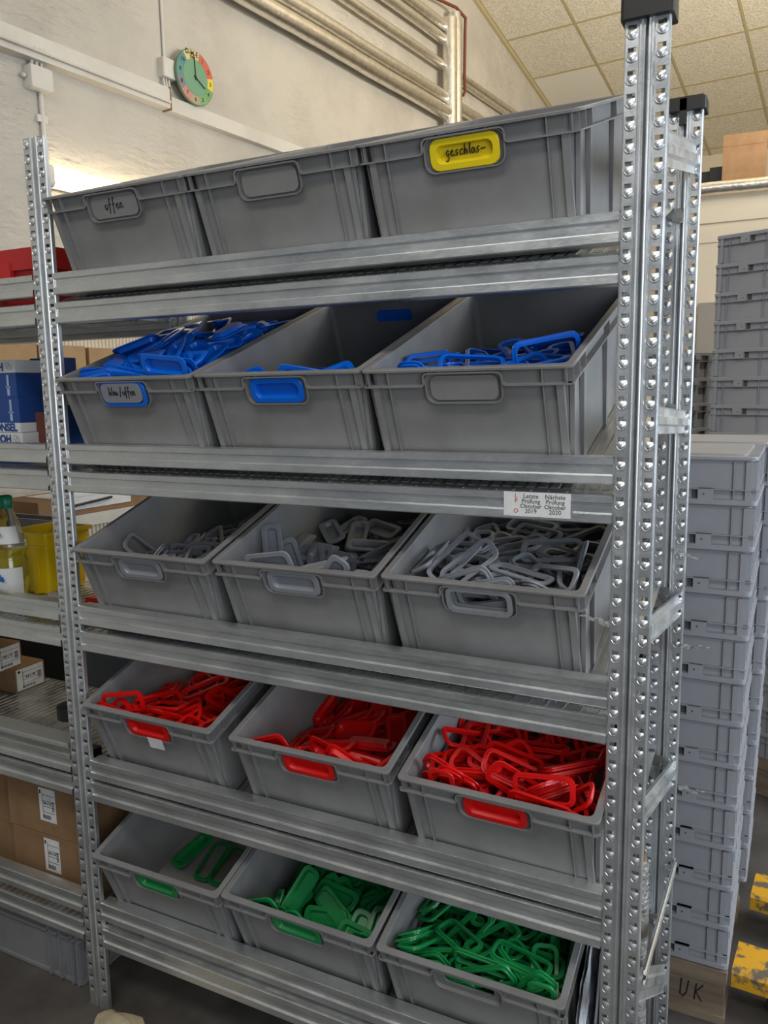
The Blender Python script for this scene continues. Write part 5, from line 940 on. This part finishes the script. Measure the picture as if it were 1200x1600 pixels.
# small labelled parcels on the fourth shelf, labels facing right
def parcel(x, y, z, w, d, h, rz, label, group, face='x', code='4,8 x 18', lw=.9, lh=.9, lz=0, size=.011, cap='Blindniet'):
    e = empty('labelled_carton', (x, y, z), (0, 0, R(rz)), label, 'cardboard box', group)
    b = MB(); b.box(-w, 0, 0, d, 0, h); b.build('carton', M['card'], e)
    if face == 'x':
        b = MB(); b.box(.0, .0006, d*(1-lw)/2, d*(1+lw)/2, h*(1-lh)/2, h*(1+lh)/2); lb = b.build('shipping_label', M['white'], e)
        L0, L1, Z0, Z1 = d*(1-lw)/2, d*(1+lw)/2, h*(1-lh)/2, h*(1+lh)/2
        T = lambda u, z_: (.0011, L0+u*(L1-L0), Z0+z_*(Z1-Z0)); rot = (R(90), 0, R(90))
    else:
        b = MB(); xm = -w*.50; b.box(xm-lw/2, xm+lw/2, -.0006, 0, lz, lz+lh); lb = b.build('shipping_label', M['white'], e)
        L0, L1, Z0, Z1 = xm-lw/2, xm+lw/2, lz, lz+lh
        T = lambda u, z_: (L0+u*(L1-L0), -.0011, Z0+z_*(Z1-Z0)); rot = (R(90), 0, 0)
    b = MB()
    def bar(u0, u1, v0, v1):
        p, q = Vector(T(u0, v0)), Vector(T(u1, v1))
        if face == 'x': b.box(.0007, .0011, min(p.y, q.y), max(p.y, q.y), p.z, q.z)
        else: b.box(p.x, q.x, -.0011, -.0007, p.z, q.z)
    for v in (.28, .45, .62, .80): bar(.22, .95, v, v+.012)
    bar(.22, .235, .1, .9)
    for k in range(9): bar(.78, .92, .35+.035*k, .35+.035*k+(.02 if k % 2 else .012))
    for k in range(12): bar(.2+.04*k, .2+.04*k+(.02 if k % 3 else .012), .08, .2)
    bar(.05, .14, .82, .93)
    b.build('barcode', M['ink'], lb)
    text(code, size, M['ink'], lb, T(.5, .56), 'printing', rot=rot, bold=.0002)
    return e
g = 'small labelled cartons on the fourth shelf'
parcel(-.635, .325, zD, .13, .112, .078, 0, 'small brown carton with white label on the fourth shelf, right one of the lower pair', g, code='4,8 x 18')
parcel(-.73, .215, zD, .12, .100, .078, 0, 'small brown carton with white label on the fourth shelf, left one of the lower pair', g, code='4,8 x 12')
parcel(-.655, .27, zD+.0785, .13, .105, .078, 3, 'small brown labelled carton stacked on top of the other two on the fourth shelf', g, code='4,8 x 15')
# board and round black knob at the front of the fourth shelf
b = MB(); b.box(-.80, -.078, .032, .085, zD, zD+.062); o = b.build('grey_board', mat('pale_metal_bar', (.33, .33, .31), .45, .3), None); tag(o, 'pale grey flat bar lying along the front of the fourth shelf left of the post', 'metal bar')
e = empty('clamp_knob', (-.155, .115, zD), None, 'round black knob on a threaded stand on the fourth shelf by the post', 'knob')
b = MB(); b.tube([(0, 0, 0), (0, 0, .085)], .008, 10); b.box(-.03, .03, -.02, .02, 0, .008); b.build('threaded_stem', M['galv'], e)
lathe([(.030, .085), (.034, .088), (.034, .120), (.030, .123)]).build('knob_head', M['black'], e, 40)
b = MB(); b.box(-.05, .0, -.03, .03, 0, .03); o = b.build('black_block', M['black'], None); o.location = (-.045, .08, zD); tag(o, 'small black block on the fourth shelf tight behind the left post', 'block')
# cartons on the bottom shelf
g = 'labelled cartons on the bottom shelf'
cz = zE
parcel(-.065, .07, cz, .30, .30, .150, 0, 'large brown labelled carton on the bottom shelf, lower one next to the post', g, 'y', '4,8 x 18', .058, .095, .045, size=.009)
parcel(-.066, .072, cz+.151, .31, .30, .145, 0, 'large brown labelled carton on the bottom shelf, upper one next to the post', g, 'y', '4,8 x 16', .062, .095, .038, size=.009)
parcel(-.392, .10, cz, .30, .28, .120, 0, 'brown labelled carton on the bottom shelf, lower one at the left edge', g, 'y', '4,0 x 12', .05, .08, .03, size=.008)
parcel(-.385, .11, cz+.1205, .30, .28, .165, 0, 'brown labelled carton on the bottom shelf, upper one at the left edge with torn flap', g, 'y', '4,0 x 10', .05, .09, .045, size=.008)
e = empty('printed_carton', (.0, 0, 0), None, 'dark brown carton printed FB behind the left post on the bottom shelf', 'cardboard box')
b = MB(); b.box(-.36, -.05, .38, .60, zE+.03, zE+.30); b.build('carton', M['card'], e)
b = MB(); b.box(-.36, -.05, .4, .58, zE, zE+.03); b.build('foot', M['card'], e)
text('FB', .045, M['ink'], e, (-.10, .378, zE+.235), 'printing', bold=.001)

# ================================================================== FLOOR LEVEL
bin_floor = bin_mesh(BW, BD, .27, False, M['grey'])
e = empty('floor_bin', (-.50, .02, .002), None, 'dark grey bin with clipped rim standing on the floor under the left bay', 'storage bin')
b = MB(); w_, d_, h_ = .42, .34, .165
b.loft([[(x, y, z) for x, y in rrect(w_/2, d_/2, w_-2*i_, d_-2*i_, .012, 3)] for z, i_ in ((0, .012), (.008, .012), (.009, .018), (h_-.030, .012), (h_-.029, 0), (h_-.024, 0), (h_-.023, .010), (h_-.004, .010), (h_-.004, 0), (h_, 0), (h_, .012), (.006, .022))], True, True)
for x in (.05, .30, .34, .385, .405): b.box(x-.002, x+.002, .0, .016, .008 if x > .2 else .1, h_-.004)
for y in (.03, .1, .2, .3): b.box(w_-.016, w_, y-.002, y+.002, .008, h_-.004)
b.build('shell', M['grey'], e)
for x in (.06, .17, .28, .36):
    b = MB(); b.box(x-.03, x+.03, .0, .03, h_, h_+.008); b.build('rim_clip', M['grey'], e)
e = empty('floor_bin', (.245, .215, .002), (0, 0, R(9)), 'grey bin lying low on the floor in the shade under the bottom shelf', 'storage bin')
b = MB(); w_, d_, h_ = .62, .30, .085
b.loft([[(x, y, z) for x, y in rrect(w_/2, d_/2, w_-2*i_, d_-2*i_, .012, 3)] for z, i_ in ((0, .012), (h_-.02, .008), (h_-.019, 0), (h_, 0), (h_, .012), (.006, .018))], True, True)
b.build('shell', M['grey'], e)
# splintered piece of pale timber at the bottom edge
e = empty('timber_piece', (.135, -.085, .0), (0, 0, R(-24)), 'pale splintered piece of timber on the floor in front of the left post', 'timber')
b = MB(); rnd = random.Random(3); n = 12
loops = []
for i in range(n+1):
    t = i/n; w0 = .066*(min(1, .35+2.2*t)); h0 = .085*(min(1, .55+1.6*t)); jx = rnd.uniform(-.004, .004) if i else .012; loops.append([(-.08+t*.34, -w0+jx, .0), (-.08+t*.34, w0, .0), (-.08+t*.34, w0-.006+jx, h0*.85), (-.08+t*.34, w0*.4, h0+rnd.uniform(-.003, .004)), (-.08+t*.34, -w0*.3, h0*.97), (-.08+t*.34, -w0+.008, h0*.75)])
b.loft(loops, True, True); b.build('timber_body', M['wood_pale'], e)

# between the last bottom bin and the right post: white plastic bag and grey strips
e = empty('white_film_sheets', (1.220, .04, .252), None, 'crumpled white plastic sheets stuffed between the last green bin and the right post', 'plastic sheet')
b = MB(); rnd = random.Random(5); N = 9; rows = []
for j in range(N):
    rows.append([(rnd.uniform(-.004, .004)-.002*i, .0+.40*i/N, .0+.21*j/(N-1)+.05*i/N) for i in range(N)])
b.loft(rows, closed=False); b.loft([[(x+.006, y, z) for x, y, z in r] for r in rows], closed=False)
b.build('sheet', mat('translucent_white_plastic', (.80, .82, .86), .35, bump=(18, .9, .03)), e, 80)
for k in range(2):
    x = 1.238+.010*k
    b = MB(); b.add([(x, .08, .262), (x, .42, .262+.34*TT), (x, .42, .50+.1), (x, .14, .46), (x+.004, .08, .262), (x+.004, .42, .262+.34*TT), (x+.004, .42, .60), (x+.004, .14, .46)],
                    [(0, 1, 2, 3), (4, 5, 6, 7), (0, 1, 5, 4), (2, 3, 7, 6), (1, 2, 6, 5), (0, 3, 7, 4)])
    o = b.build('grey_strip', M['grey_light'] if k == 0 else M['galv'], None); tag(o, 'flat %s strip standing upright beside the last green bin, %s one' % (('light grey plastic', 'inner') if k == 0 else ('steel', 'outer')), 'strip')
# roll wrapped in film leaning behind the right post
e = empty('film_roll', (1.298, .215, 0), (R(2), 0, 0), 'roll wrapped in shiny clear film leaning between the right posts of the rack', 'film roll')
b = MB(); b.tube([(0, 0, .02+.07*i) for i in range(10)], [.020+.002*math.sin(i*2) for i in range(10)], 16); b.build('wrapped_film', mat('shiny_film_wrap', (.40, .39, .37), .22, .35, bump=(45, .9, .02)), e, 60)
b = MB(); b.tube([(0, 0, .004), (0, 0, .665)], .012, 12); b.build('cardboard_core', M['card'], e)
# scraps of stretch film caught on the posts
for (x, y, z, a, lab) in ((W-.030, -.006, 1.178, 170, 'scrap of clear film caught on the front right post'), (W+.012, .430, 1.222, -20, 'scrap of clear film caught high on the rear right post'),
                          (W+.035, .430, 1.020, 0, 'thin wisp of clear film halfway down the rear right post'), (W+.04, .430, .700, -5, 'long clear film strand stretched from the rear right post to the crates')):
    b = MB(); rnd = random.Random(int(z*100)); pts = []
    for k in range(9): pts.append((math.cos(R(a))*k*.007+rnd.uniform(-.003, .003), rnd.uniform(-.004, .002)-.003, math.sin(R(a))*k*.006+rnd.uniform(-.005, .005)))
    b.tube(pts, [.006, .005, .006, .004, .003, .003, .002, .002, .001], 6)
    o = b.build('film_scrap', M['film'], None, 60); o.location = (x, y, z); tag(o, lab, 'plastic film')

# blue-grey sheet behind the rack, then an added dark one for shade
b = MB(); b.box(-.72, -.15, .66, .675, .0, .93)
o = b.build('plastic_sheet', mat('blue_grey_panel', (.20, .22, .26), .45)); tag(o, 'blue-grey plastic sheet standing behind the rack, left of the red bins', 'sheet')
b = MB(); b.box(-1.5, -.02, .70, .72, .0, .93)  # dark sheet added to give the black shade behind the lower shelves
o = b.build('shade_sheet', mat('shade_sheet', (.018, .018, .019), .7)); tag(o, 'added dark sheet for the shade behind the lower shelves of the left bay', 'board')
